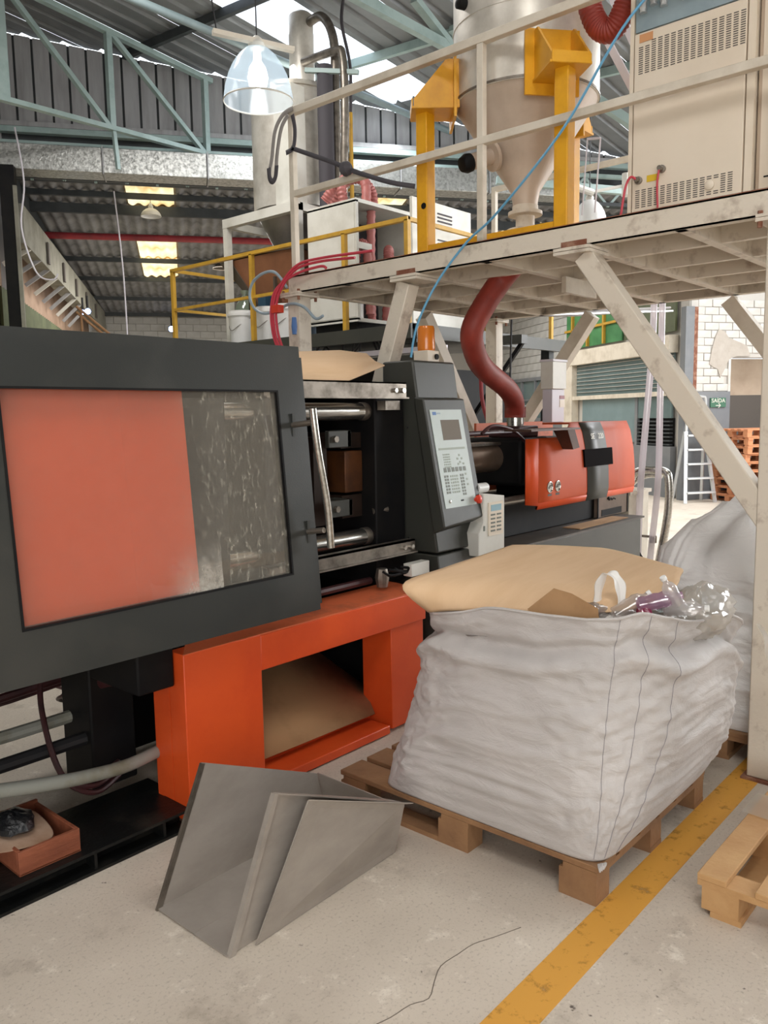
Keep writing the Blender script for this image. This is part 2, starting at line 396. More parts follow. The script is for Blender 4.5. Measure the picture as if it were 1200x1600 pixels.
def bag_mat(name='woven_white_sack', ca='#b2adaa', cb='#c5c0bd'):
    m = bpy.data.materials.new(name); m.use_nodes = True; nt = m.node_tree; b = nt.nodes['Principled BSDF']
    b.inputs['Roughness'].default_value = .62; b.inputs['Specular IOR Level'].default_value = .35
    b.inputs['Sheen Weight'].default_value = .15
    tc = nt.nodes.new('ShaderNodeTexCoord')
    n = nt.nodes.new('ShaderNodeTexNoise'); n.inputs['Scale'].default_value = 3; n.inputs['Detail'].default_value = 6
    nt.links.new(tc.outputs['Object'], n.inputs[0])
    r = nt.nodes.new('ShaderNodeValToRGB'); r.color_ramp.elements[0].color = srgb(ca); r.color_ramp.elements[1].color = srgb(cb)
    r.color_ramp.elements[0].position = .35; r.color_ramp.elements[1].position = .7
    nt.links.new(n.outputs['Fac'], r.inputs[0]); nt.links.new(r.outputs[0], b.inputs['Base Color'])
    # fine weave and small creases across the cloth
    mp = nt.nodes.new('ShaderNodeMapping'); mp.inputs['Scale'].default_value = (6, 6, 15)
    nt.links.new(tc.outputs['Object'], mp.inputs[0])
    n2 = nt.nodes.new('ShaderNodeTexNoise'); n2.inputs['Scale'].default_value = 1; n2.inputs['Detail'].default_value = 7; n2.inputs['Roughness'].default_value = .58; n2.inputs['Distortion'].default_value = .9
    nt.links.new(mp.outputs[0], n2.inputs[0])
    wv = nt.nodes.new('ShaderNodeTexNoise'); wv.inputs['Scale'].default_value = 260
    nt.links.new(tc.outputs['Object'], wv.inputs[0])
    ad = nt.nodes.new('ShaderNodeMath'); ad.operation = 'MULTIPLY_ADD'; ad.inputs[1].default_value = .08
    nt.links.new(wv.outputs['Fac'], ad.inputs[0]); nt.links.new(n2.outputs['Fac'], ad.inputs[2])
    bp = nt.nodes.new('ShaderNodeBump'); bp.inputs['Strength'].default_value = .55; bp.inputs['Distance'].default_value = .02
    nt.links.new(ad.outputs[0], bp.inputs['Height']); nt.links.new(bp.outputs[0], b.inputs['Normal'])
    return m
m_bag = bag_mat()
m_bag_bright = bag_mat('brightened_sack', '#dedcda', '#efedeb')  # second sack's fabric coloured lighter to make up for light it lacks

def floor_mat():
    m = bpy.data.materials.new('worn_concrete_floor'); m.use_nodes = True; nt = m.node_tree; b = nt.nodes['Principled BSDF']
    tc = nt.nodes.new('ShaderNodeTexCoord')
    def nz(scale, detail=8, rough=.6):
        n = nt.nodes.new('ShaderNodeTexNoise'); n.inputs['Scale'].default_value = scale; n.inputs['Detail'].default_value = detail
        n.inputs['Roughness'].default_value = rough; nt.links.new(tc.outputs['Object'], n.inputs[0]); return n
    def ramp(src, a, c, ca, cb):
        r = nt.nodes.new('ShaderNodeValToRGB'); r.color_ramp.elements[0].position = a; r.color_ramp.elements[1].position = c
        r.color_ramp.elements[0].color = ca; r.color_ramp.elements[1].color = cb; nt.links.new(src.outputs['Fac'], r.inputs[0]); return r
    def mix(a, c, f):
        x = nt.nodes.new('ShaderNodeMix'); x.data_type = 'RGBA'
        nt.links.new(f, x.inputs[0]); nt.links.new(a, x.inputs[6])
        if hasattr(c, 'is_linked'): nt.links.new(c, x.inputs[7])
        else: x.inputs[7].default_value = c
        return x.outputs[2]
    W1, K = (1, 1, 1, 1), (0, 0, 0, 1)
    base = ramp(nz(1.1), .35, .7, srgb('#bdb1a2'), srgb('#d0c5b6')).outputs[0]
    blotch = mix(base, srgb('#9b8f80'), ramp(nz(2.6, 10, .7), .56, .74, K, W1).outputs[0])
    pale = mix(blotch, srgb('#e2d9cb'), ramp(nz(7, 12, .75), .57, .68, K, W1).outputs[0])
    grit = mix(pale, srgb('#7d7264'), ramp(nz(85, 3, .6), .55, .74, K, (.5, .5, .5, 1)).outputs[0])
    spots = mix(grit, srgb('#5c5148'), ramp(nz(26, 4, .5), .70, .76, K, W1).outputs[0])
    nt.links.new(spots, b.inputs['Base Color'])
    rr = nt.nodes.new('ShaderNodeMapRange'); rr.inputs[3].default_value = .55; rr.inputs[4].default_value = .85
    nt.links.new(nz(3).outputs['Fac'], rr.inputs[0]); nt.links.new(rr.outputs[0], b.inputs['Roughness'])
    bp = nt.nodes.new('ShaderNodeBump'); bp.inputs['Strength'].default_value = .25; bp.inputs['Distance'].default_value = .004
    nt.links.new(nz(90, 5).outputs['Fac'], bp.inputs['Height']); nt.links.new(bp.outputs[0], b.inputs['Normal'])
    return m
m_floor = floor_mat()

def line_mat():
    m = bpy.data.materials.new('worn_yellow_floor_paint'); m.use_nodes = True; nt = m.node_tree; b = nt.nodes['Principled BSDF']
    b.inputs['Base Color'].default_value = srgb('#dca040'); b.inputs['Roughness'].default_value = .6
    tc = nt.nodes.new('ShaderNodeTexCoord')
    n = nt.nodes.new('ShaderNodeTexNoise'); n.inputs['Scale'].default_value = 14; n.inputs['Detail'].default_value = 10; n.inputs['Roughness'].default_value = .7
    nt.links.new(tc.outputs['Object'], n.inputs[0])
    r = nt.nodes.new('ShaderNodeValToRGB'); r.color_ramp.elements[0].position = .3; r.color_ramp.elements[1].position = .45
    r.color_ramp.elements[0].color = (.35, .35, .35, 1); r.color_ramp.elements[1].color = (.92, .92, .92, 1)
    nt.links.new(n.outputs['Fac'], r.inputs[0]); nt.links.new(r.outputs[0], b.inputs['Alpha'])
    return m
m_line = line_mat()
# ================================================================ THE SETTING
def struct(name, mb, m, label, **k):
    o = mb.build(name, m, None, **k); o['kind'] = 'structure'; o['label'] = label
    return o
def sroot(name, label):
    o = bpy.data.objects.new(name, None); C.objects.link(o); o['kind'] = 'structure'; o['label'] = label
    return o

fl = struct('floor', MB().ubox(-9, 14.5, -8, 25.4, -.12, 0), m_floor, 'pale worn concrete factory floor with stains and pitted patches')
cr = MB()
pts = [(2.16, 1.33), (2.06, 1.37), (1.99, 1.401), (1.92, 1.41), (1.839, 1.418), (1.77, 1.39), (1.705, 1.36), (1.65, 1.385), (1.576, 1.396), (1.5, 1.42)]
cr.tube([(x, y, -.0005) for x, y in pts], .002, 5, 3)
cr.build('crack', m_crack, fl)
# pitted repair screed beside the crack, a few millimetres proud
t1 = struct('trim_1', MB().box(1.1, 6.4, 1.062, 1.19, 0, .0012), m_line, 'faded yellow safety line painted on the floor beside the sack pallet')

struct('wall_left', MB().ubox(-9.2, -9, -8, 25.4, 0, 9), m_wall_far, 'plain side wall far to the left')
struct('wall_back', MB().ubox(-9.2, 14.5, -8.2, -8, 0, 9), m_wall_far, 'plain wall behind the viewer')
struct('wall_right', MB().ubox(14.5, 14.7, -8.2, 13.9, 0, 9), m_wall_w, 'white side wall far to the right')
wf = struct('wall_far', MB().ubox(-9.2, 9.4, 25.06, 25.4, 0, 4.715), m_mortar, 'grey white block wall at the far end under the low roof')
blk = None
for r in range(6):
    for c in range(15):
        u = -2.3+c*.405+(r % 2)*.2; z = 3.55+r*.2
        if blk is None:
            b = MB(); b.ubox(-.1975, .1975, -.02, .02, -.095, .095)
            blk = b.build('block', m_wall_far, wf, bevel=.006); blk.location = W(u, 25.05, z)
        else: piece(blk, W(u, 25.05, z), wf)
struct('wall_far_left', MB().ubox(-9.2, -2.45, 13.42, 13.6, 0, 9), m_clad, 'clad wall left of the far bay')

# ---- upper roof: metal sheets laid along the machines' direction
ceil = sroot('ceiling', 'dark corrugated metal roof of the main hall')
def xrange_(y):
    lo = max((-9+.5743*y)/.8187, (-8-.8187*y)/.5743); hi = min((14.4+.5743*y)/.8187, (13.47-.8187*y)/.5743)
    return lo, hi
prof = [(0, 0), (.09, 0), (.12, .045), (.17, .045), (.20, 0), (.41, 0), (.44, .045), (.49, .045), (.52, 0), (.73, 0), (.76, .045), (.81, .045), (.84, 0), (.945, 0)]
def sheet_strip(y0, xa=None, xb=None, m=m_roof, name='roof_sheet'):
    b = MB(); A, B_ = [], []
    for dy, dz in prof:
        y = y0+dy; lo, hi = xrange_(y)
        if xa is not None: lo = max(lo, xa)
        if xb is not None: hi = min(hi, xb)
        if hi-lo < .05: return
        A.append((lo, y, roof_z(lo, y)+dz)); B_.append((hi, y, roof_z(hi, y)+dz))
    n = 6
    rows = [[Vector(a).lerp(Vector(c), i/n) for a, c in zip(A, B_)] for i in range(n+1)]
    b.grid(rows); return b.build(name, m, ceil, flat=True)
for k in range(-24, 9):
    y0 = 7.93+.95*k
    if k == 0:
        sheet_strip(y0, None, 6.9); sheet_strip(y0, 10.4, None)
        sheet_strip(y0, 6.9, 10.4, m_sky_w, 'skylight_sheet')
    else: sheet_strip(y0)
# purlins under the upper roof
for k, X in enumerate([3.36, 5.23, 7.1, 8.97, 10.84]):
    b = MB(); y0, y1 = 2.0, min(13, (13.3-.5743*X)/.8187)
    b.bar((X, y0, roof_z(X, y0)-.06), (X, y1, roof_z(X, y1)-.06), .07, .11)
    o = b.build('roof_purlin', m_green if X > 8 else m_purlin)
    tag(o, ['first purlin under the main roof, nearest the viewer', 'second purlin under the main roof', 'dark purlin crossing the roof above the left truss post',
            'pale purlin crossing the bright skylight strip', 'last purlin under the main roof before the cladding'][k], 'beam', 'purlins under the main roof')

# ---- clerestory cladding between the two roofs
wc = sroot('wall_clerestory', 'grey vertical sheet cladding between the upper and lower roof')
MB().ubox(-2.45, 9.6, 13.47, 13.5, 5.55, 6.1).build('fascia', m_purlin, wc)
b = MB()
for i in range(48):
    u0, u1 = -2.45+i*.25, -2.2+i*.25
    P = [W(u0, 13.46, 6.0), W(u1, 13.46, 6.0), W(u1, 13.48, 6.0), W(u0, 13.48, 6.0)]
    b.hexa(P+[p+Vector((0, 0, 7.05-.12*(u0 if j in (0, 3) else u1)-.025-6.0)) for j, p in enumerate(P)])
b.build('backing', m_purlin, wc, flat=True)
for i in range(48):
    u0, u1 = -2.44+i*.25, -2.225+i*.25
    b = MB(); P = [W(u0, 13.425, 6.02), W(u1, 13.425, 6.02), W(u1, 13.46, 6.02), W(u0, 13.46, 6.02)]
    b.hexa(P+[p+Vector((0, 0, 7.05-.12*(u0 if j in (0, 3) else u1)-.025-6.02)) for j, p in enumerate(P)])
    b.build('panel', m_clad, wc, flat=True)
MB().ubox(-2.45, 9.6, 13.3, 13.42, 5.98, 6.05).build('ledge', m_clad, wc)
MB().ubox(-2.45, 9.6, 13.28, 13.4, 5.89, 5.97).build('rail', m_green, wc)

# ---- lower roof over the far bay: fibre cement sheets in overlapping rows
low = sroot('ceiling_low', 'corrugated fibre cement roof over the far bay')
def lz(v): return 4.74+.068*(25-v)
VR = [13.35, 15.2, 17.0, 18.72, 20.45, 22.7, 25.1]
CW = .8
for r in range(6):
    v0, v1 = VR[r], VR[r+1]+.12
    proto = {}
    for c in range(16):
        u0 = -2.43+c*CW
        sky = (c == 2 and r in (0, 2, 3)) or (r == 0 and c == 7) or (r == 1 and c == 11)
        key = sky
        if r == 0 and c == 2: key = 'short'
        if key not in proto:
            b = MB(); rows = []
            for j in range(3):
                v = (v1-v0)*j/2; row = []
                if key == 'short': v = (.62, .62+.5, 1.62)[j] if False else (v1-v0)*j/2
                for i in range(33):
                    u = (CW+.03)*i/32
                    row.append(W(u, v, -.068*v+.024*math.cos(2*PI*u/.2)))
                rows.append(row)
            b.grid(rows)
            o = b.build('skylight_sheet' if sky else 'roof_sheet', m_sky_y if sky else m_fibre, low)
            o.location = W(u0, v0, lz(v0)+r*.004)
            proto[key] = o
        else: piece(proto[key], W(u0, v0, lz(v0)+r*.004), low)
LAB = ['first', 'second', 'third', 'fourth', 'fifth', 'sixth', 'seventh', 'eighth']
for k, (v, h) in enumerate([(13.9, .09), (14.55, .09), (15.2, .16), (17.0, .09), (18.7, .09), (20.45, .09), (22.6, .09), (24.7, .1)]):
    o = MB().ubox(-2.43, 10.4, v-.035, v+.035, lz(v)-.03-h, lz(v)-.03).build('roof_purlin', m_purlin)
    tag(o, LAB[k]+' dark purlin under the far bay roof counted from the insulated duct', 'beam', 'purlins under the far bay roof')
# eaves light showing through the wave ends above the far wall
# ---- side wall of the far bay (u = 9.2) with the office front
ws = sroot('wall_side', 'white block side wall of the far bay with windows')
MB().ubox(9.22, 9.5, 13.6, 25.4, 0, 5.6).build('backing', m_mortar, ws)
blk = None
for r in range(9):
    for c in range(17):
        v = 18.6+c*.4+(r % 2)*.2; z = 2.72+r*.2
        if v > 25: continue
        if blk is None:
            b = MB(); b.ubox(-.02, .02, -.1955, .1955, -.095, .095)
            blk = b.build('block', m_wall_far, ws, bevel=.006); blk.location = W(9.21, v, z)
        else: piece(blk, W(9.21, v, z), ws)
MB().ubox(9.12, 9.22, 18.4, 25, 0, 1.5).build('dado', m_wall_g, ws)
w2 = sroot('window_2', 'dim strip window in the side wall behind the hanging hose')
MB().ubox(9.17, 9.2, 18.45, 25, 1.5, 2.6).build('pane', m_glass_g, w2)
b = MB().ubox(9.1, 9.2, 18.4, 25, 2.55, 2.64).ubox(9.1, 9.2, 18.4, 25, 1.48, 1.56).ubox(9.1, 9.2, 18.4, 25, 2.02, 2.07)
b.build('window_frame', m_wall_g, w2)
for k in range(8): MB().ubox(9.1, 9.2, 18.5+k*.9, 18.56+k*.9, 1.5, 2.6).build('mullion', m_wall_g, w2)
w1 = sroot('window_1', 'cream framed office window in the side wall right of the orange cover')
MB().ubox(9.0, 9.2, 13.95, 18.5, 2.80, 3.13).build('header', m_cream, w1)
MB().ubox(9.02, 9.2, 18.0, 18.5, .0, 2.8).build('post', m_cream, w1)
MB().ubox(9.04, 9.2, 14.0, 18.0, 1.98, 2.07).build('middle_rail', m_cream, w1)
MB().ubox(9.15, 9.18, 14.0, 18.0, 2.07, 2.80).build('upper_pane', m_glass_g, w1)
for k in range(8): MB().ubox(9.12, 9.15, 14.0, 18.0, 2.15+k*.085, 2.158+k*.085).build('glazing_bar', m_wall_w, w1)
MB().ubox(9.15, 9.18, 15.3, 17.7, 1.05, 1.98).build('lower_pane', m_glass_l, w1)
MB().ubox(9.10, 9.2, 15.2, 15.3, 1.0, 1.98).build('mullion', m_wall_g, w1)
MB().ubox(9.12, 9.16, 14.0, 15.2, 1.55, 1.98).build('door_pane', m_glass_g, w1)
MB().ubox(9.17, 9.2, 14.0, 15.25, 1.0, 1.55).build('blind_box', m_black, w1)
for k in range(7): MB().ubox(9.1, 9.17, 14.02, 15.2, 1.02+k*.075, 1.05+k*.075).build('slat', m_purlin, w1)
MB().ubox(9.08, 9.2, 13.95, 18.5, 0, 1.0).build('lower_panel', m_wall_g, w1)
gs = sroot('trim_2', 'green plastic sheeting with yellow bars above the office window')
MB().ubox(9.12, 9.16, 15.9, 18.5, 3.2, 4.6).build('sheet', m_green_sheet, gs)
MB().ubox(9.12, 9.16, 13.95, 15.8, 3.2, 4.6).build('dark_sheet', m_olive, gs)
for k in range(3): MB().ubox(9.06, 9.12, 16.6+k*.75, 16.66+k*.75, 3.2, 4.6).build('bar', m_yellow_d, gs)
MB().ubox(9.06, 9.12, 15.9, 18.5, 3.6, 3.65).build('cross_bar', m_yellow_d, gs)

# ---- white brick wall facing us at the right with grey dado and a recess
wb = sroot('wall_brick', 'white painted brick wall with a grey lower half and a bare plaster patch')
MB().ubox(9.2, 10.08, 13.62, 13.9, 0, 5.6).build('backing', m_mortar, wb)
MB().ubox(10.08, 14.6, 13.62, 13.9, 2.68, 5.6).build('lintel_wall', m_mortar, wb)
MB().ubox(9.2, 10.08, 13.56, 13.62, 0, 2.04).build('dado', m_wall_g, wb)
MB().ubox(10.08, 14.6, 14.3, 14.4, 1.98, 2.7).build('recess_wall', m_recess, wb)
MB().ubox(10.08, 14.6, 14.28, 14.4, 0, 1.98).build('recess_dado', m_brown_wall, wb)
MB().ubox(10.04, 10.09, 13.58, 14.3, 0, 2.68).build('reveal', m_wall_w, wb)
brk = None; rnd = random.Random(3)
for r in range(12):
    for c in range(10):
        u = 9.36+c*.30+(r % 2)*.15; z = 2.115+r*.142
        if u > 10.0 and z < 2.75: continue
        if u > 11.9: continue
        p = W(u, 13.61+rnd.uniform(-.006, .006), z)
        if brk is None:
            b = MB(); b.ubox(-.144, .144, -.02, .03, -.066, .066)
            brk = b.build('brick', m_wall_w, wb, bevel=.008); brk.location = p
        else: piece(brk, p, wb)
b = MB(); sh = [(9.62, 2.55), (9.66, 2.8), (9.72, 3.02), (9.8, 3.2), (9.93, 3.16), (10.02, 3.04), (10.2, 2.98), (10.42, 2.9), (10.5, 2.7), (10.2, 2.7), (10.04, 2.64), (9.95, 2.45), (9.86, 2.3), (9.8, 2.46), (9.7, 2.5)]
b.prism([W(u, 13.572, z) for u, z in sh], VD*.02).build('plaster_patch', m_plaster, wb)
MB().ubox(9.05, 9.23, 13.5, 13.66, 0, 3.6).build('steel_post', m_wall_g, wb)
MB().ubox(9.23, 9.34, 13.55, 13.62, 1.6, 3.6).build('rust_strip', m_rust, wb)

# ---- left arcade wall of the far bay
wl = sroot('wall_arcade', 'stained concrete band and panels along the left of the far bay')
MB().ubox(-2.35, -2.1, 12.7, 24.9, 4.2, 4.74).build('band', m_concrete_band, wl)
MB().ubox(-2.62, -2.58, 12.0, 25, 3.0, 4.72).build('panel', m_pink_panel, wl)
MB().ubox(-2.5, -2.4, 13.3, 25, 4.7, 5.7).build('upper_board', m_purlin, wl)
b = MB(); row = lambda z: [W(-2.5+.03*math.cos(i*PI/2), 12.8+i*.05, z) for i in range(220)]
b.grid([row(0), row(3.62)]).build('corrugated_sheet', m_olive, wl)
MB().ubox(-2.52, -2.47, 10.3, 12.4, 0, 4.0).build('light_panel', m_olive_l, wl)
for k in range(9):
    v = 13.2+k*.85
    MB().bar(W(-2.12, v, 4.22), W(-2.5, v-.02, 3.98-.02*k), .05, .06).build('louvre_bar', m_clad if k % 3 else m_white, wl)
for v in (14.6, 16.4, 18.2, 20.0, 22.0):
    MB().ubox(-2.09, -2.06, v, v+.14, 4.26, 4.6).build('slot', m_brown_wall, wl)
# ================================================================ HALL FITTINGS
# insulated duct in four foil-wrapped lengths
t = thing('insulated_duct', 'silver foil insulated rectangular duct running across under the lattice girder', 'duct', W(0, 12.8, 5.19))
for k in range(7):
    u0 = -3.9+k*1.46
    MB().ubox(u0, u0+1.445, 12.6, 13.0, 5.18, 5.53).build('duct_section', m_duct, t, bevel=.01)
    MB().ubox(u0-.01, u0+.005, 12.58, 13.02, 5.165, 5.545).build('joint_strap', m_clad, t)
t = thing('lattice_girder', 'pale green lattice girder just above the foil duct', 'girder', W(0, 13.15, 5.1))
MB().ubox(-3, 9.4, 13.1, 13.18, 5.66, 5.72).build('top_chord', m_green, t)
MB().ubox(-3, 9.4, 13.1, 13.18, 5.2, 5.26).build('bottom_chord', m_purlin, t)
for k in range(14):
    u = -2.9+k*.88
    MB().ubox(u-.02, u+.02, 13.12, 13.16, 5.18, 5.66).build('post', m_green, t)
    MB().bar(W(u, 13.14, 5.66), W(u+.44, 13.14, 5.2), .04, .04).build('diagonal', m_green, t)
    MB().bar(W(u, 13.14, 5.66), W(u-.44, 13.14, 5.2), .04, .04).build('diagonal', m_green, t)
# roof truss at the left (plane Y = 10.5)
t = thing('roof_truss', 'pale green roof truss with diagonals at the upper left', 'truss', (6.4, 10.5, 5.65))
TY = 10.5
MB().bar((2.4, TY, 5.65), (8.25, TY, 5.7), .09, .06).build('bottom_chord', m_green, t)
MB().bar((2.4, TY, roof_z(2.4, TY)-.2), (8.1, TY, roof_z(8.1, TY)-.2), .09, .07).build('top_chord', m_green, t)
for x in (4.9, 6.38, 7.97):
    MB().bar((x, TY, 5.65), (x, TY, roof_z(x, TY)-.2), .08, .13 if x < 5.2 else .08).build('post', m_green, t)
for x0, x1 in ((4.95, 6.34), (6.43, 7.93), (3.5, 4.86)):
    MB().bar((x0, TY, roof_z(x0, TY)-.22), (x1, TY, 5.69), .07, .06).build('diagonal', m_green, t)
MB().bar((6.4, TY, 5.65), (6.44, TY, 5.15), .05, .05).build('hanger', m_green, t)
t = thing('roof_truss', 'second green truss at the top, beside the bare metal silo', 'truss', (8, 6.44, 6.2))
MB().bar((4.5, 6.44, 6.26), (12, 6.44, 6.26), .09, .11).build('bottom_chord', m_green, t)
for x0, x1 in ((8.0, 8.75), (8.75, 9.5), (9.5, 10.3)):
    MB().bar((x0, 6.44, roof_z(x0, 6.44)-.12), (x1, 6.44, 6.28), .1, .08).build('diagonal', m_green, t)
t = thing('roof_truss', 'shadowy green truss seen between the silo and the beige cabinet', 'truss', (11.6, 5.2, 5.0))
MB().bar((10.6, 5.9, 6.3), (12.8, 3.9, 4.55), .12, .12).build('diagonal', m_green, t)
MB().bar((12.3, 4.9, 6.0), (12.5, 4.2, 4.7), .1, .1).build('diagonal', m_green, t)
MB().bar((10.0, 6.6, 4.95), (13.6, 3.2, 4.6), .09, .1).build('bottom_chord', m_green, t)
o = MB().tube([(4.6, 8.29, 6.28), (11.2, 8.29, 6.28)], .05, 12).build('roof_pipe', mat('slate_pipe_paint', '#7f8f92', .5, col2='#6c7b7e', scale=3))
tag(o, 'long pale green pipe slung under the roof behind the hanging lamp', 'pipe')
for x in (5.9, 8.6): pass
o = MB().tube([W(-2.38, 16, 5.0), W(3.4, 16, 5.03)], .06, 12).build('red_pipe', m_red_pipe)
tag(o, 'dark red sprinkler pipe crossing under the far bay roof', 'pipe')
t = thing('steel_column', 'dark steel column at the left edge carrying the duct', 'column', W(-2.25, 12.5, 0))
MB().ubox(-2.33, -2.14, 12.42, 12.6, 0, 5.18).build('shaft', m_black, t)
MB().ubox(-2.16, -2.11, 12.38, 12.42, 0, 4.9).build('flange', m_concrete_band, t)
t = thing('sloping_handrail', 'rust brown double handrail sloping down at the far left', 'handrail', W(-1.2, 14, 2.6))
for dz in (0, -.09): MB().tube([W(-1.62, 14, 3.5+dz), W(-.4, 14.1, 2.42+dz)], .022, 8).build('rail', m_wood_d, t)
MB().tube([W(-1.55, 14, 3.42), W(-1.55, 14, 2.2)], .02, 8).build('post', m_wood_d, t)
MB().tube([W(-.62, 14.08, 2.6), W(-.62, 14.08, 1.6)], .02, 8).build('post', m_wood_d, t)
o = MB().tube([W(-2.05, 12.2, 5.6), W(-1.98, 12.2, 4.9), W(-2.05, 12.2, 4.3), W(-1.9, 12.2, 3.72), W(-1.7, 12.2, 3.62), W(-1.62, 12.2, 3.7)], .012, 6, 6).build('hanging_cable', m_white_strip)
tag(o, 'pale cable hanging in a loop beside the dark left column', 'cable')
o = MB().tube([W(-.95, 14, 5.3), W(-.87, 14, 4.0), W(-.86, 14, 2.3)], .012, 6, 4).build('hanging_cable', m_white_strip)
tag(o, 'thin pale cord hanging straight down left of the roof skylights', 'cable')

def pendant(loc, r, h, label, shade, bulb, wire_top, group='pendant lamps', power=0, body=m_white):
    x, y, z = loc
    t = thing('pendant_lamp', label, 'lamp', loc, group)
    pr = [(r*f, h*g) for f, g in ((1, 0), (.985, .1), (.94, .28), (.85, .48), (.71, .68), (.53, .85), (.35, .96), (.2, 1.0))]
    MB().lathe(loc, pr, 40, caps=False).build('lamp_shade', shade, t)
    MB().lathe(loc, [(r*1.0, -.006), (r*1.02, 0), (r*1.0, .008), (r*.985, 0), (r*1.0, -.006)], 40, caps=False).build('rim', m_white if body is m_white else body, t)
    MB().lathe((x, y, z+h*.98), [(r*.22, 0), (r*.25, .03), (r*.16, .07), (.02, .09)], 20).build('cap', body, t)
    if bulb: MB().lathe((x, y, z+h*.25), [(.02, 0), (r*.26, h*.06), (r*.3, h*.2), (r*.24, h*.38), (r*.12, h*.5), (r*.1, h*.72)], 20).build('bulb', bulb, t)
    MB().tube([(x, y, z+h+.06), (x, y, wire_top)], .006, 6).build('wire', m_rubber, t)
    if power:
        d = bpy.data.lights.new('lamp_light', 'POINT'); d.energy = power; d.shadow_soft_size = r*.25; d.color = (.93, .97, 1)
        l = bpy.data.objects.new('lamp_light', d); C.objects.link(l); l.parent = t; l.location = (0, 0, h*.12)
    return t
pl = pendant((4.3, 5.0, 4.09), .265, .39, 'lit clear ribbed pendant lamp hanging at the top left of the picture', m_shade, m_bulb, 6.9, power=2)
MB().bar((3.98, 5.12, 4.53), (4.55, 4.86, 4.5), .05, .035).build('hanger_bar', m_cream, pl)
MB().tube([(4.0, 5.1, 4.54), (3.97, 5.13, 4.9), (3.95, 5.15, 6.9)], .006, 6).build('wire', m_rubber, pl)
p3 = pendant((9.0, 4.65, 3.88), .2, .27, 'unlit white domed pendant lamp behind the platform edge by the yellow post', m_plastic_w, None, 6.3)
MB().tube([(8.75, 4.72, 4.27), (8.98, 4.6, 4.22)], .04, 10).build('driver', m_white, p3)
MB().bar((9.05, 4.6, 4.25), (9.35, 4.35, 4.33), .03, .03).build('arm', m_white, p3)
MB().tube([(9.33, 4.36, 4.2), (9.33, 4.36, 4.46)], .045, 10).build('sensor', m_white, p3)
def uv3(u, v, z): p = W(u, v, z); return (p.x, p.y, p.z)
pendant(uv3(-.42, 14.8, 5.12), .17, .13, 'small white lamp dome under the far roof between the two amber skylights', m_plastic_w, None, 5.38)
pendant(uv3(.93, 18.5, 4.93), .22, .1, 'dark unlit lamp disc under the far roof right of the lower skylight', m_hopper_d, None, 5.15, body=m_hopper_d)
def flood(loc, label, r=.09):
    t = thing('flood_lamp', label, 'lamp', loc, 'far lit lamps')
    x, y, z = loc; a = -VD
    MB().lathe(loc, [(r, 0), (r*.9, .02), (.01, .05)], 16, axis=a).build('lens', m_far_bulb, t)
    MB().lathe((x+VD.x*.1, y+VD.y*.1, z), [(r*.6, -.06), (r*1.15, .06), (r*1.2, .1)], 16, axis=a).build('housing', m_black, t)
    MB().bar((x, y, z+r), (x, y, z+r+.25), .03, .03).build('bracket', m_black, t)
flood(uv3(-.28, 24.6, 4.27), 'bluish lit flood lamp on the far white wall by the yellow railing post', .085)
flood(uv3(-1.86, 18.0, 3.92), 'right lit flood lamp of the pair at the far left', .06)
flood(uv3(-2.0, 18.4, 3.95), 'left lit flood lamp of the pair at the far left', .05)
# white hanging rods and strips behind the silo
t = thing('hanging_trapeze', 'pale hanging rods joined by a bar behind the yellow silo post', 'hanger', (5.5, 2.8, 3.2))
MB().tube([(5.5, 2.865, 3.61), (5.5, 2.9, 3.1)], .005, 6).build('rod', m_white_strip, t)
MB().tube([(5.5, 2.765, 3.6), (5.5, 2.8, 3.1)], .006, 6).build('rod', m_white_strip, t)
MB().bar((5.5, 2.865, 3.615), (5.5, 2.765, 3.6), .02, .012).build('bar', m_white_strip, t)
t = thing('white_duct_strap', 'pair of pale plastic straps slanting down behind the red hose', 'strap', (5.0, 2.4, 3.6))
MB().bar((5.0, 2.66, 4.35), (5.0, 2.23, 3.53), .02, .045).build('strap', m_white_strip, t)
MB().bar((5.0, 2.52, 4.4), (5.0, 2.2, 3.72), .02, .045).build('strap', m_white_strip, t)

# ---- step ladder against the brick wall
t = thing('step_ladder', 'white aluminium platform step ladder against the grey wall', 'ladder', W(9.1, 13.1, 0))
for u0, u1 in ((8.8, 8.98), (9.42, 9.38)):
    MB().bar(W(u0, 13.0, 0), W(u1, 13.3, 1.3), .06, .04).build('front_leg', m_alu, t)
    MB().bar(W(u0+.02, 13.45, 0), W(u1, 13.34, 1.3), .05, .035).build('rear_leg', m_alu, t)
for k in range(5):
    f = (k+.8)/5; u0 = 8.8+.18*f; u1 = 9.42-.04*f; v = 13.0+.3*f
    MB().ubox(u0, u1, v-.08, v+.06, 1.3*f-.035, 1.3*f).build('tread', m_alu, t, bevel=.006)
MB().tube([W(8.98, 13.3, 1.3), W(8.99, 13.3, 1.85), W(9.05, 13.3, 1.94), W(9.3, 13.3, 1.94), W(9.37, 13.3, 1.86), W(9.38, 13.3, 1.3)], .025, 8, 4).build('handrail', m_alu, t)
MB().ubox(9.02, 9.34, 13.28, 13.3, 1.45, 1.72).build('tool_tray', m_white, t)
# ---- exit sign
t = thing('exit_sign', 'small green exit sign with white letters and an arrow on the grey wall', 'sign', W(9.8, 13.54, 1.83))
MB().ubox(9.64, 9.97, 13.53, 13.555, 1.745, 1.92).build('board', m_green_sign, t)
text('lettering', 'SAÍDA', .105, m_text_w, W(9.805, 13.528, 1.865), UD, (0, 0, 1), t)
text('arrow', '→', .15, m_text_w, W(9.805, 13.528, 1.775), UD, (0, 0, 1), t)

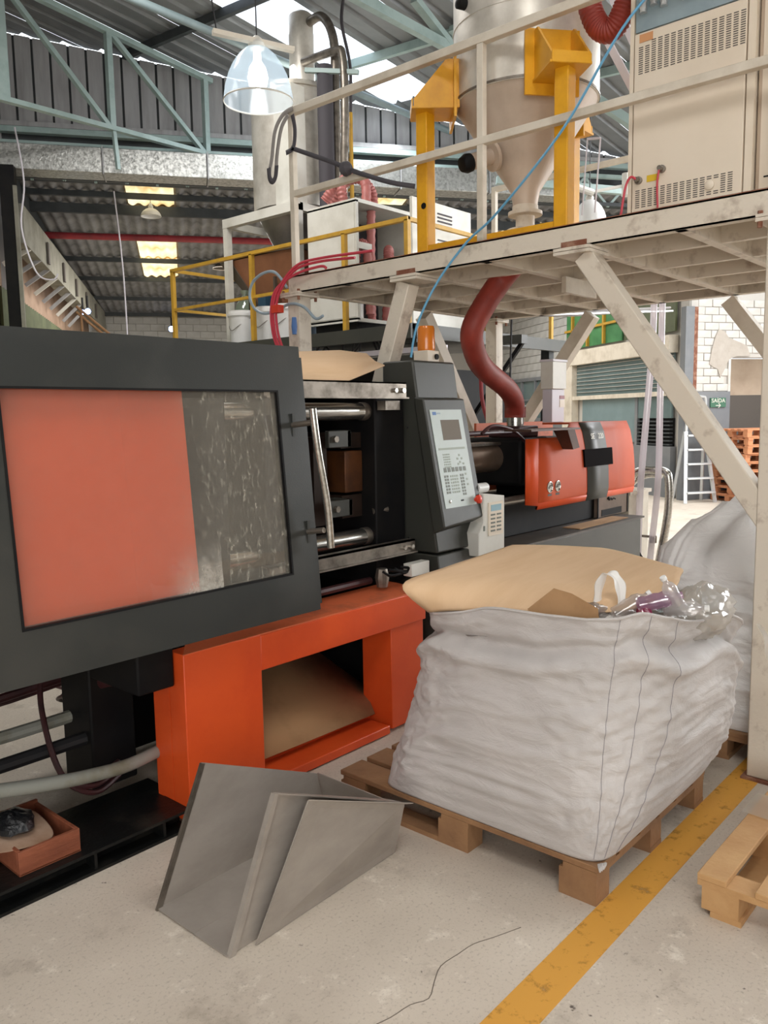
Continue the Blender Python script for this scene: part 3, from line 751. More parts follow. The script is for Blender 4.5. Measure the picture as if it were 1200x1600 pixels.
# ---- pallets
def pallet(loc, m, label, lx=1.0, ly=1.2, group=None, h=.144, top_along='X', nb=7, rot=0.0, gap_under=True, wide=.1):
    """Wooden pallet, its low corner at loc: top boards, cross boards, nine blocks, three runners."""
    t = thing('pallet', label, 'pallet', loc, group)
    X, Y, Z = loc
    bx = (0, (lx-.1)/2, lx-.1); by = (0, (ly-.145)/2, ly-.145)
    if top_along == 'X':
        for y in by: MB().box(X, X+lx, Y+y, Y+y+.1, Z, Z+.02).build('runner', m, t)
        for x in bx:
            for y in by: MB().box(X+x+.002, X+x+.1, Y+y+.01, Y+y+.13, Z+.02, Z+.1).build('block', m, t)
        for x in bx: MB().box(X+x, X+x+.1, Y, Y+ly, Z+.1, Z+.122).build('cross_board', m, t)
        st = (ly-wide)/(nb-1)
        for k in range(nb): MB().box(X-.004, X+lx+.004, Y+k*st, Y+k*st+wide, Z+.122, Z+h).build('deck_board', m, t, bevel=.003)
    else:
        for k, x in enumerate(bx): MB().box(X+x, X+x+.1, Y if k else Y+by[1]+.146, Y+ly, Z, Z+.02).build('runner', m, t)
        for x in bx:
            for y in by: MB().box(X+x, X+x+.1, Y+y+.002, Y+y+.145, Z if x == 0 else Z+.02, Z+.1).build('block', m, t)
        for y in by: MB().box(X, X+lx, Y+y, Y+y+.13, Z+.1, Z+.122).build('cross_board', m, t)
        st = (lx-wide)/(nb-1)
        for k in range(nb): MB().box(X+k*st, X+k*st+wide, Y-.004, Y+ly+.004, Z+.122, Z+h).build('deck_board', m, t, bevel=.003)
    t.rotation_euler.z = rot
    return t
pallet((2.42, 1.19, 0), m_wood_d, 'old wooden pallet under the big white sack', 1.0, 1.22, top_along='Y', nb=6, wide=.14)
pallet((2.615, -.28, 0), m_wood, 'pale new pallet cut off by the right picture edge', 1.0, 1.2, nb=7, wide=.095)
pallet((3.92, .72, 0), m_wood_d, 'worn pallet behind the cream column under the second sack', 1.0, 1.2, nb=6, wide=.12)
ordn = ['bottom', 'second', 'third', 'fourth', 'fifth', 'sixth', 'seventh', 'eighth', 'topmost']
pp = None
base = W(9.66, 12.48, 0)
for k in range(9):
    dx, dy = rnd.uniform(-.02, .02), rnd.uniform(-.02, .02)
    L = (base.x+dx, base.y+dy, k*.15)
    lab = ordn[k]+' orange wooden pallet '+('of the stack by the brick wall recess' if k in (0, 8) else 'from the floor in the stack by the brick wall recess')
    if pp is None:
        pp = pallet(L, m_wood_o, lab, 1.2, 1.0, 'stacked pallets by the brick wall', rot=BA-PI/2, nb=6)
    else:
        q = copy_tree(pp, L); q['label'] = lab
# ================================================================ FRONT PLATFORM ABOVE THE MACHINE
PX0, PX1, PY0, PY1 = 3.77, 6.2, 1.02, 4.14
t = thing('mezzanine_platform', 'cream steel mezzanine platform with railings above the moulding machine', 'platform', (3.82, 1.07, 0))
def colm(x, y, name='column'):
    c = MB().box(x, x+.11, y, y+.11, .012, 2.49).build(name, m_cream_worn, t, bevel=.006)
    MB().box(x-.02, x+.13, y-.02, y+.13, 0, .012).build('base_plate', m_rust, t)
    b = MB().box(x-.03, x+.16, y-.03, y+.15, 2.485, 2.5).box(x-.03, x+.16, y-.03, y+.15, 2.502, 2.515)
    b.build('cap_plate', m_cream_worn, t)
    for dx, dy in ((-.015, -.015), (-.015, .135), (.14, -.015), (.14, .135)):
        MB().lathe((x+dx, y+dy, 2.46), [(.011, 0), (.011, .07)], 6).build('bolt', m_rust, t)
    return c
colm(3.77, 1.01); colm(3.77, 4.045); colm(6.08, 4.02); colm(6.08, 1.01)
MB().bar((3.825, 1.03, 1.13), (3.825, 1.99, 2.47), .10, .10, (1, 0, 0)).build('brace', m_cream_worn, t, bevel=.005)
MB().bar((3.825, 4.04, .03), (3.825, 3.15, 2.47), .10, .10, (1, 0, 0)).build('brace', m_cream_worn, t, bevel=.005)
MB().bar((6.13, 4.06, 1.2), (6.13, 3.13, 2.47), .1, .1, (1, 0, 0)).build('brace', m_cream, t)
MB().bar((6.13, 1.1, 1.2), (6.13, 2.06, 2.47), .1, .1, (1, 0, 0)).build('brace', m_cream, t)
MB().bar((6.06, 4.07, 1.2), (5.13, 4.07, 2.47), .1, .1, (0, 1, 0)).build('brace', m_cream, t)
for y in (2.03, 3.12):
    b = MB().box(3.74, 3.95, y-.1, y+.1, 2.475, 2.49).box(3.74, 3.95, y-.1, y+.1, 2.493, 2.508); b.build('brace_plate', m_cream_worn, t)
    MB().box(3.765, 3.78, y-.07, y+.07, 2.51, 2.54).build('rust_patch', m_rust, t)
# C-section edge beams
def chan(x0, x1, y0, y1, face):
    b = MB()
    if face == 'X-': b.box(x0, x0+.008, y0, y1, 2.51, 2.62).box(x0, x0+.06, y0, y1, 2.51, 2.518).box(x0, x0+.06, y0, y1, 2.612, 2.62)
    if face == 'X+': b.box(x1-.008, x1, y0, y1, 2.51, 2.62).box(x1-.06, x1, y0, y1, 2.51, 2.518)
    if face == 'Y-': b.box(x0, x1, y0, y0+.008, 2.51, 2.62).box(x0, x1, y0, y0+.06, 2.51, 2.518)
    if face == 'Y+': b.box(x0, x1, y1-.008, y1, 2.51, 2.62).box(x0, x1, y1-.06, y1, 2.51, 2.518)
    b.build('edge_beam', m_cream_worn, t)
chan(PX0, PX1, PY0, PY1, 'X-'); chan(PX0, PX1, PY0, PY1, 'X+')
chan(PX0+.008, PX1-.008, PY0, PY1, 'Y-'); chan(PX0+.008, PX1-.008, PY0, PY1, 'Y+')
for y in (1.5, 2.03, 2.57, 3.12, 3.62): MB().box(PX0+.01, PX1-.01, y-.025, y+.025, 2.51, 2.608).build('joist', m_cream_worn, t)
for x in (4.26, 4.75, 5.24, 5.72): MB().box(x-.02, x+.02, PY0+.01, PY1-.01, 2.515, 2.6).build('cross_joist', m_cream_worn, t)
MB().box(PX0+.01, PX1, PY0, PY1, 2.609, 2.621).build('deck_plate', m_plate, t)
MB().box(PX0-.002, PX0+.01, PY0, PY1, 2.62, 2.624).build('rust_edge', m_rust, t)
MB().box(4.55, 4.95, 2.5, 2.53, 2.42, 2.515).build('cable_box', m_cream, t)
# railing: square tube
for y in (4.09, 2.6, 1.06):
    MB().box(PX0+.005, PX0+.045, y-.02, y+.02, 2.62, 3.64).build('rail_post', m_cream, t, bevel=.003)
MB().box(PX0+.003, PX0+.047, .55, 4.11, 3.64, 3.685).build('top_rail', m_cream, t, bevel=.003)
MB().box(PX0+.003, PX0+.047, .55, 4.07, 3.125, 3.165).build('middle_rail', m_cream, t, bevel=.003)
MB().box(6.13, 6.17, 1.0, 4.1, 3.6, 3.64).build('back_rail', m_cream, t)
for y in (1.1, 2.6, 4.08): MB().box(6.13, 6.17, y-.02, y+.02, 2.62, 3.6).build('rail_post', m_cream, t)

# ---- hopper silo on yellow legs
SX, SY = 4.28, 2.625
t = thing('hopper_silo', 'bare metal hopper silo on yellow legs standing on the platform', 'silo', (SX, SY, 2.62))
MB().lathe((SX, SY, 0), [(.415, 3.46), (.415, 4.6), (.2, 4.72)], 48).build('tank', m_foil, t)
for z0, r in ((3.47, .42), (3.86, .419)):
    MB().lathe((SX, SY, 0), [(.41, z0-.006), (r, z0-.006), (r, z0+.006), (.41, z0+.006)], 48, caps=False).build('seam_band', m_steel_d if z0 < 3.5 else m_foil, t)
MB().lathe((SX, SY, 0), [(.07, 2.9), (.085, 2.98), (.405, 3.46), (.40, 3.465)], 48).build('cone', m_cone, t)
MB().lathe((SX, SY, 0), [(.06, 2.69), (.06, 2.74), (.11, 2.745), (.11, 2.765), (.055, 2.77), (.055, 2.84), (.1, 2.845), (.1, 2.865), (.075, 2.87), (.075, 2.9)], 24).build('outlet', m_cream_worn, t)
MB().lathe((SX, SY, 0), [(.062, 2.623), (.08, 2.63), (.08, 2.76), (.062, 2.765)], 20).build('hose_cuff', m_red_hose, t)
a = Vector((-.83, .38, -.32)).normalized(); p = Vector((SX-.2, SY+.09, 3.16))
MB().lathe(p, [(.085, 0), (.085, .02), (.045, .022), (.045, .16)], 20, axis=a).build('sampling_tube', m_cone, t)
MB().lathe(p+a*.16, [(.05, 0), (.053, .03), (.04, .06), (.01, .065)], 20, axis=a).build('tube_cap', m_black, t)
d = Vector((-.75, .66, 0)).normalized()
MB().lathe(Vector((SX, SY, 3.93))+Vector((-.93, .37, 0))*.41, [(.03, 0), (.03, .05), (.005, .06)], 16, axis=(-.93, .37, 0)).build('knob', m_black, t)
MB().prism([(SX-.40, SY-.05, 3.9), (SX-.40, SY-.25, 3.9), (SX-.40, SY-.25, 4.05), (SX-.40, SY-.05, 4.05)], (-.012, 0, 0)).build('inspection_plate', m_foil, t)
legs = [(3.89, 3.06), (3.89, 2.155), (4.82, 2.62)]
for lx, ly in legs:
    lg = MB().box(lx-.04, lx+.04, ly-.04, ly+.04, 2.622, 3.43).build('leg', m_yellow, t, bevel=.006)
    rd = Vector((lx-SX, ly-SY, 0)); L = rd.length; rd.normalize(); tg = Vector((-rd.y, rd.x, 0)); c = Vector((SX, SY, 0))
    br = MB()
    for s in (-1, 1):
        q = [c+rd*.395+Vector((0, 0, 3.42)), c+rd*(L+.07)+Vector((0, 0, 3.42)), c+rd*(L+.07)+Vector((0, 0, 3.47)), c+rd*.47+Vector((0, 0, 3.68)), c+rd*.395+Vector((0, 0, 3.68))]
        br.prism([v+tg*s*.1 for v in q], tg*.012)
    br.prism([c+rd*.40+tg*.11+Vector((0, 0, 3.418)), c+rd*(L+.08)+tg*.11+Vector((0, 0, 3.418)), c+rd*(L+.08)-tg*.11+Vector((0, 0, 3.418)), c+rd*.40-tg*.11+Vector((0, 0, 3.418))], (0, 0, .012))
    br.prism([c+rd*.415+tg*.15+Vector((0, 0, 3.36)), c+rd*.415-tg*.15+Vector((0, 0, 3.36)), c+rd*.415-tg*.15+Vector((0, 0, 3.69)), c+rd*.415+tg*.15+Vector((0, 0, 3.69))], rd*.015)
    br.prism([c+rd*(L+.075)+tg*.1+Vector((0, 0, 3.42)), c+rd*(L+.075)-tg*.1+Vector((0, 0, 3.42)), c+rd*(L+.075)-tg*.1+Vector((0, 0, 3.475)), c+rd*(L+.075)+tg*.1+Vector((0, 0, 3.475))], rd*.008)
    br.build('bracket', m_yellow, t)
MB().bar((3.89, 3.03, 2.65), (3.89, 2.19, 2.65), .06, .055).build('base_tube', m_yellow, t, bevel=.004)
MB().bar((3.92, 3.06, 2.65), (4.8, 2.66, 2.65), .06, .055).build('base_tube', m_yellow, t)
MB().bar((3.92, 2.155, 2.65), (4.8, 2.58, 2.65), .06, .055).build('base_tube', m_yellow, t)
MB().lathe((3.849, 3.045, 2.9), [(.018, 0), (.018, .002)], 14, axis=(-1, 0, 0)).build('hole', m_black, t)

# red hose from the silo outlet through the deck to the feed throat
t = thing('material_hose', 'thick red hose dropping from the platform into the moulding machine', 'hose', (5.09, 3.2, 1.6))
MB().tube([(4.30, 2.66, 2.62), (4.337, 2.82, 2.516), (4.246, 2.9, 2.343), (4.2, 2.95, 2.208), (4.285, 3.0, 2.099), (4.464, 3.05, 1.988), (4.84, 3.12, 1.872), (5.02, 3.17, 1.79), (5.085, 3.195, 1.70)], .072, 18, 10, corr=.985).build('hose', m_red_hose, t)
MB().lathe((5.092, 3.2, 0), [(.077, 1.66), (.077, 1.735)], 20).build('cuff', m_red_hose, t)
MB().lathe((5.092, 3.2, 0), [(.079, 1.735), (.079, 1.745), (.06, 1.747)], 20).build('clamp', m_steel, t)
MB().lathe((5.092, 3.2, 0), [(.062, 1.55), (.062, 1.66)], 20).build('throat_pipe', m_steel, t)
t = thing('suction_hose', 'thick ribbed red hose looping beside the silo at the top right', 'hose', (4.3, 2.1, 3.74))
MB().tube([(4.1, 2.2, 4.3), (4.1, 2.16, 3.99), (4.1, 2.136, 3.8), (4.1, 2.082, 3.67), (4.1, 2.01, 3.63), (4.1, 1.95, 3.69), (4.1, 1.907, 3.84), (4.1, 1.88, 4.3)], .062, 18, 12, corr=.93).build('hose', m_red_hose, t)

# ---- beige dryer cabinet and its neighbour
t = thing('dryer_cabinet', 'beige dryer cabinet with vent slots standing on the platform at the right', 'cabinet', (4.3, 1.5, 2.622))
MB().box(3.93, 4.75, 1.235, 1.815, 2.622, 4.5).build('body', m_beige, t, bevel=.004)
MB().box(3.9, 3.93, 1.275, 1.79, 2.64, 3.475).build('front_panel', m_beige, t, bevel=.003)
MB().box(3.905, 3.93, 1.235, 1.268, 2.63, 4.5).build('corner_strip', m_beige, t)
MB().box(3.905, 3.93, 1.796, 1.815, 2.63, 4.5).build('corner_strip', m_beige, t)
MB().box(3.91, 3.93, 1.275, 1.79, 3.485, 4.5).build('upper_panel', mat('blue_grey_panel', '#8fa0a6', .4, col2='#7d8e94', scale=5), t)
for k in range(6):
    y = 1.75-k*.05
    MB().tube([(3.9, y, 3.56+.02*(k % 2)), (3.9, y, 4.4)], lambda f: .018, 10, 40, corr=.8).build('ribbed_tube', m_alu, t)
b = MB()
for c in range(16):
    y = 1.768-c*.0312
    for r in range(15):
        z = 3.43-r*.0098
        if c < 2 and r < 2: continue
        b.box(3.8985, 3.901, y-.021, y, z-.0042, z)
b.build('upper_vent_slots', m_brown_wall, t, kind='stuff', flat=True)
b = MB()
for c in range(15):
    y = 1.772-c*.0312
    for r in range(9):
        z = 2.755-r*.0098
        if c in (11, 12) and 1 < r < 7: continue
        b.box(3.8985, 3.901, y-.021, y, z-.0042, z)
b.build('lower_vent_slots', m_brown_wall, t, kind='stuff', flat=True)
MB().box(3.897, 3.9, 1.70, 1.765, 3.43, 3.466).build('orange_label', mat('orange_sticker', '#cf9565', .5), t)
MB().box(3.897, 3.9, 1.655, 1.715, 2.785, 2.815).build('yellow_label', mat('yellow_sticker', '#d9b429', .5), t)
MB().lathe((3.9, 1.415, 2.715), [(.022, 0), (.022, .008), (.012, .014), (.003, .015)], 18, axis=(-1, 0, 0)).build('round_knob', m_beige, t)
for y, z in ((1.755, 2.8), (1.64, 2.83)):
    MB().lathe((3.9, y, z), [(.018, 0), (.018, .012), (.011, .014), (.011, .04)], 14, axis=(-1, 0, 0)).build('connector', m_steel_d, t)
MB().tube([(3.865, 1.755, 2.8), (3.85, 1.775, 2.81), (3.85, 1.80, 2.77), (3.852, 1.82, 2.66), (3.86, 1.83, 2.63)], .006, 8, 6).build('plug_cable', m_cable_red, t)
MB().tube([(3.865, 1.64, 2.83), (3.868, 1.65, 2.76), (3.87, 1.645, 2.63)], .005, 8, 6).build('red_cable', m_cable_red, t)
t = thing('dryer_cabinet', 'second beige cabinet cut off by the right edge beside the vented one', 'cabinet', (4.3, 1.0, 2.622))
MB().box(3.935, 4.7, .62, 1.228, 2.622, 4.5).build('body', m_recess, t, bevel=.004)
MB().box(3.93, 3.935, .64, 1.21, 2.65, 4.4).build('front_panel', m_beige, t)
MB().box(3.927, 3.931, 1.13, 1.19, 2.71, 2.716).build('slot', m_black, t)

# ---- hoses and straps on the platform
o = MB().tube([(3.85, 1.45, 3.75), (3.70, 1.72, 3.47), (3.70, 2.06, 3.06), (3.72, 2.45, 2.74), (3.735, 2.66, 2.62), (3.70, 2.84, 2.42), (3.66, 2.95, 2.2), (3.66, 3.0, 2.02)], .0065, 8, 8).build('air_hose', m_cable_blue)
tag(o, 'light blue air hose running from the railing down to the control cabinet', 'hose')
t = thing('webbing_strap', 'dark webbing strap knotted round the railing corner', 'strap', (3.77, 4.05, 3.2))
def ribbon(pts, w, m, name, nrm=(1, 0, 0)):
    p = spline([Vector(q) for q in pts], 8); b = MB(); rows = []
    n = Vector(nrm)
    for i, q in enumerate(p):
        d = (p[min(i+1, len(p)-1)]-p[max(i-1, 0)]).normalized(); s = d.cross(n).normalized()*w/2
        rows.append([q-s, q+s])
    b.grid(rows); return b.build(name, m, t, solid=.004)
ribbon([(3.75, 4.03, 3.66), (3.745, 4.12, 3.64), (3.745, 4.2, 3.56), (3.745, 4.24, 3.4), (3.745, 4.27, 3.3), (3.745, 4.245, 3.255), (3.745, 4.205, 3.28), (3.745, 4.19, 3.4), (3.745, 4.14, 3.56), (3.745, 4.07, 3.63)], .03, m_strap_l, 'hanging_loop')
ribbon([(3.74, 4.27, 3.34), (3.74, 4.262, 3.27), (3.74, 4.235, 3.245), (3.74, 4.205, 3.27), (3.74, 4.19, 3.34)], .034, m_strap, 'dark_loop_end')
ribbon([(3.745, 4.03, 3.62), (3.745, 4.01, 3.52), (3.745, 4.03, 3.42), (3.745, 4.1, 3.40)], .03, m_strap, 'tail')
ribbon([(3.745, 4.05, 3.42), (3.745, 3.86, 3.335), (3.745, 3.68, 3.255), (3.745, 3.5, 3.165), (3.775, 3.25, 3.06), (3.845, 3.105, 3.02)], .028, m_strap, 'tie')
MB().lathe((3.74, 3.56, 3.19), [(.012, -.045), (.04, -.02), (.045, .01), (.02, .04)], 12, axis=(0, 1, 0)).build('ratchet', m_strap, t)
t = thing('red_air_hose', 'bundle of red air hoses bending over the platform corner', 'hose', (3.75, 4.1, 2.2))
for dy, dz, e in ((0, 0, 3.5), (.03, .02, 3.35), (.05, -.03, 3.75)):
    MB().tube([(3.74, e, 2.655+dz), (3.73, 3.8, 2.67+dz), (3.71, 4.0, 2.645+dz), (3.69, 4.12+dy, 2.54), (3.68, 4.17+dy, 2.42), (3.68, 4.16+dy, 2.25), (3.69, 4.09+dy, 2.02), (3.7, 4.08+dy, 1.6)], .009, 8, 8).build('hose', m_cable_red, t)
MB().box(3.66, 3.71, 4.13, 4.2, 2.38, 2.43).build('clip', m_red_btn, t)
MB().lathe((3.7, 4.02, 2.28), [(.015, -.05), (.02, 0), (.015, .06)], 10).build('blue_valve', m_logo, t)
o = MB().tube([(3.8, 4.19, 2.56), (3.8, 4.30, 2.67), (3.8, 4.42, 2.685), (3.8, 4.54, 2.64), (3.8, 4.585, 2.55), (3.8, 4.54, 2.46), (3.8, 4.43, 2.41), (3.79, 4.28, 2.42), (3.75, 4.10, 2.44), (3.73, 3.95, 2.40), (3.73, 3.85, 2.32), (3.73, 3.78, 2.33)], .010, 8, 8).build('looped_hose', m_cable_grey)
tag(o, 'grey blue hose coiled in a loop at the platform corner', 'hose')
t = thing('clear_suction_tube', 'pair of clear plastic suction tubes dropping behind the orange cover', 'hose', (6.7, 2.85, .3))
MB().tube([(6.7, 2.86, 2.75), (6.7, 2.87, 2.2), (6.7, 2.93, 1.3), (6.7, 2.95, .9), (6.75, 2.98, .15)], .028, 12, 8).build('tube', m_clear_hose, t)
MB().tube([(6.7, 2.79, 2.75), (6.7, 2.79, 1.8), (6.72, 2.8, 1.1), (6.75, 2.86, .5), (6.78, 2.9, .12)], .027, 12, 8).build('tube', m_clear_hose, t)
t = thing('suction_wand', 'bent stainless suction pipe with a hook end behind the machine bed', 'pipe', (6.8, 2.9, .3))
MB().tube([(6.85, 3.12, 1.02), (6.85, 3.08, 1.13), (6.85, 3.0, 1.175), (6.85, 2.9, 1.18), (6.85, 2.80, 1.17), (6.85, 2.76, 1.1), (6.85, 2.76, .8), (6.85, 2.84, .3)], .035, 14, 8).build('pipe', m_steel, t)
MB().tube([(6.95, 3.2, .98), (6.95, 3.1, 1.08), (6.95, 2.98, 1.13), (6.95, 2.86, 1.13)], .03, 14, 8).build('second_pipe', m_steel, t)
MB().bar((6.8, 3.1, .6), (6.8, 2.84, .6), .02, .02).build('pin', m_steel_d, t)
MB().lathe((6.79, 2.86, .58), [(.03, -.03), (.03, .03)], 14).build('valve', m_steel_d, t)
o = MB().bar((6.55, 3.0, .55), (6.9, 2.85, .05), .1, .1).build('stand_foot', m_black)
tag(o, 'black sloping foot behind the grey machine bed', 'stand')
t = thing('material_bin', 'cream bin with a lid rail behind the right end of the machine', 'bin', (6.75, 3.1, 0))
MB().box(6.55, 6.95, 2.98, 3.5, .02, .98).build('body', m_cream, t)
MB().box(6.53, 6.97, 2.96, 3.52, .98, 1.01).build('lid', m_cream_worn, t)
# ================================================================ INJECTION MOULDING MACHINE
mc = thing('injection_molding_machine', 'orange and charcoal injection moulding machine with a sliding safety door', 'machine', (2.9, 3.3, 0))
def YD(z, off=0): return 2.60+.1*(z-.82)/1.18+off
def slab(b, x0, x1, z0, z1, o0, o1):
    return b.hexa([(x0, YD(z0, o0), z0), (x1, YD(z0, o0), z0), (x1, YD(z0, o1), z0), (x0, YD(z0, o1), z0),
                   (x0, YD(z1, o0), z1), (x1, YD(z1, o0), z1), (x1, YD(z1, o1), z1), (x0, YD(z1, o1), z1)])
b = MB()
slab(b, .35, 2.505, 1.80, 2.0, 0, .045); slab(b, .35, 2.505, .822, 1.008, 0, .045)
slab(b, .35, 1.167, 1.008, 1.80, 0, .045); slab(b, 2.355, 2.505, 1.008, 1.80, 0, .045)
door = b.build('sliding_door', m_dark, mc)
b = MB(); slab(b, 2.505, 2.545, .84, 1.955, .03, .06); b.build('door_return', m_dark, door)
def sheet1(x0, x1, z0, z1, o): return MB().grid([[(x0, YD(z0, o), z0), (x1, YD(z0, o), z0)], [(x0, YD(z1, o), z1), (x1, YD(z1, o), z1)]])
sheet1(1.168, 2.354, 1.009, 1.799, .018).build('window_pane', m_pane, door)
sheet1(1.60, 2.354, 1.009, 1.799, .012).build('dust_film', m_dust, door)
sheet1(1.62, 1.99, 1.009, 1.30, .008).build('dust_smear', m_smear, door)
b = MB()
for z0, z1, x0, x1 in ((1.798, 1.806, 1.16, 2.362), (1.002, 1.01, 1.16, 2.362)): slab(b, x0, x1, z0, z1, -.002, .02)
for x0, x1 in ((1.16, 1.169), (2.353, 2.362)): slab(b, x0, x1, 1.004, 1.804, -.002, .02)
b.build('window_seal', m_black, door)
hb = MB().tube([(2.435, 2.545, 1.725), (2.455, 2.54, 1.55), (2.50, 2.535, 1.3), (2.515, 2.535, 1.11)], .017, 12, 6).build('handle', m_steel, door)
for z, x in ((1.655, 2.45), (1.18, 2.485)):
    MB().box(x-.025, x-.012, YD(z)-.006, YD(z), z-.05, z+.05).build('handle_mount', m_dark, door)
    MB().tube([(x-.018, YD(z), z), (x-.005, 2.54, z+.012)], .013, 10).build('handle_arm', m_steel_d, door)
b = MB(); slab(b, .45, 1.92, .95, 1.88, .075, .085); b.build('inner_guard', m_panel_or, mc)
# dark inner works behind the door and in the mould space
MB().box(.4, 2.3, 2.98, 3.95, .75, 1.78).build('clamp_housing', m_black, mc)
MB().box(.35, 3.34, 3.95, 4.0, .6, 1.9).build('rear_guard', m_black, mc)
MB().box(1.9, 3.34, 3.3, 3.95, 1.86, 1.9).build('shade_cover', m_black, mc)  # added cover that keeps light out of the mould space
MB().box(2.52, 2.72, 2.98, 3.9, .8, 1.85).build('moving_platen', m_black, mc, bevel=.01)
MB().box(3.33, 3.58, 2.99, 3.9, .74, 1.86).build('fixed_platen', m_black, mc, bevel=.01)
for y in (3.06, 3.78):
    for z in (1.715, 1.02):
        MB().tube([(1.9, y, z), (3.3, y, z)], .047, 20).build('tie_bar', m_steel, mc)
        MB().lathe((3.28, y, z), [(.047, 0), (.05, .01), (.05, .04), (.047, .05)], 20, axis=(1, 0, 0)).build('tie_bar_collar', m_steel_d, mc)
md = MB().box(3.19, 3.33, 3.09, 3.7, 1.27, 1.5).build('mould', m_copper, mc, bevel=.006)
MB().box(3.17, 3.33, 3.1, 3.7, 1.515, 1.60).build('mould_plate', m_mold_d, md)
MB().box(3.17, 3.33, 3.1, 3.7, 1.13, 1.255).build('mould_plate', m_mold_d, md)
MB().box(3.0, 3.1, 3.14, 3.7, 1.1, 1.58).build('mould_half', m_mold_d, md)
for z in (1.57, 1.2):
    b = MB().box(3.0, 3.17, 3.02, 3.05, z-.045, z+.045).box(3.14, 3.17, 3.02, 3.16, z-.045, z+.045)
    b.build('mould_clamp', m_cab, mc, bevel=.004)
    MB().lathe((3.04, 3.02, z), [(.018, 0), (.018, .02)], 6, axis=(0, -1, 0)).build('clamp_bolt', m_steel_d, mc)
MB().tube([(3.33, 3.02, 1.16), (3.43, 3.0, 1.165)], .018, 10).build('coolant_nipple', m_steel_d, mc)
def crail(z0, z1, xe, nm):
    b = MB().box(2.45, xe, 2.88, 2.9, z0, z1).box(2.45, xe, 2.88, 2.94, z1-.008, z1).box(2.45, xe, 2.86, 2.94, z0, z0+.008)
    b.build(nm, m_steel_d, mc)
    MB().lathe((xe-.04, 2.88, (z0+z1)/2), [(.014, 0), (.014, .02)], 10, axis=(0, -1, 0)).build('roller', m_steel, mc)
    MB().lathe((xe-.1, 2.88, (z0+z1)/2), [(.012, 0), (.012, .016)], 10, axis=(0, -1, 0)).build('roller', m_steel, mc)
crail(1.78, 1.868, 3.47, 'upper_door_rail'); crail(.918, .99, 3.53, 'lower_door_rail')
MB().box(3.34, 3.46, 2.92, 2.98, 1.72, 1.77).build('rail_bracket', m_steel_d, mc)
MB().box(3.40, 3.56, 2.80, 2.86, .80, .872).build('limit_switch', m_white, mc, bevel=.004)
b = MB()
for k in range(4): b.tube([(3.2+.05*k, 2.84, .86), (3.25+.05*k, 2.82, .83+.02*(k % 2)), (3.4, 2.83, .83)], .008, 6, 4)
b.build('switch_wiring', m_black, mc)
MB().lathe((3.22, 2.86, .82), [(.03, -.05), (.04, 0), (.03, .05)], 10).build('lubricator', m_steel_d, mc)
MB().tube([(2.4, 2.93, .80), (3.2, 2.93, .80)], .02, 8).build('lower_pipe', m_hose_dark, mc)
# orange base frame
b = MB()
b.box(1.845, 2.25, 2.72, 2.83, .02, .74)                       # left leg
b.box(2.25, 3.42, 2.72, 2.83, .575, .735)                      # top beam
b.box(3.15, 3.42, 2.74, 2.95, .02, .575)                       # right leg
b.box(2.25, 3.12, 2.73, 2.90, .008, .052)                     # lower rail
b.box(2.25, 3.15, 2.90, 2.93, .008, .10)
base = b.build('base_frame', m_orange, mc, bevel=.004)
MB().hexa([(1.845, 2.722, .736), (3.42, 2.722, .736), (3.42, 2.98, .742), (2.05, 2.98, .742), (1.845, 2.722, .742), (3.42, 2.722, .742), (3.42, 2.98, .752), (2.05, 2.98, .752)]).build('base_top', m_orange_worn, base)
MB().hexa([(1.845, 2.832, .02), (1.853, 2.832, .02), (1.853, 2.95, .02), (1.845, 2.95, .02), (1.845, 2.832, .6), (1.853, 2.832, .6), (1.853, 2.95, .6), (1.845, 2.95, .6)]).build('side_plate', m_orange, base)
MB().box(3.43, 3.5, 2.96, 3.6, .02, .74).build('inner_side', m_black, base)
MB().box(1.84, 3.6, 3.6, 3.65, .02, .74).build('inner_wall', m_black, base)
MB().box(2.3, 3.15, 2.99, 3.1, .55, .58).build('inner_beam', m_black, base)
MB().box(2.86, 2.9, 3.55, 3.6, .38, .44).build('inner_plate', m_steel_d, base)
MB().box(1.67, 1.84, 2.78, 3.3, .6, .8).build('under_bracket', m_black, mc, bevel=.01)
MB().box(1.66, 1.87, 3.15, 3.4, .1, .82).build('levelling_post', m_black, mc, bevel=.01)
# low black skid
b = MB().box(.2, 1.9, 2.86, 3.12, .02, .085).box(.2, 1.843, 2.72, 2.9, .078, .09).box(.2, 1.843, 2.72, 2.9, 0, .012).box(.2, 1.843, 2.8, 2.81, .012, .078)
for x in (.75, 1.42, 1.72): b.box(x, x+.012, 2.73, 2.8, .012, .078)
b.build('skid', m_skid, mc)
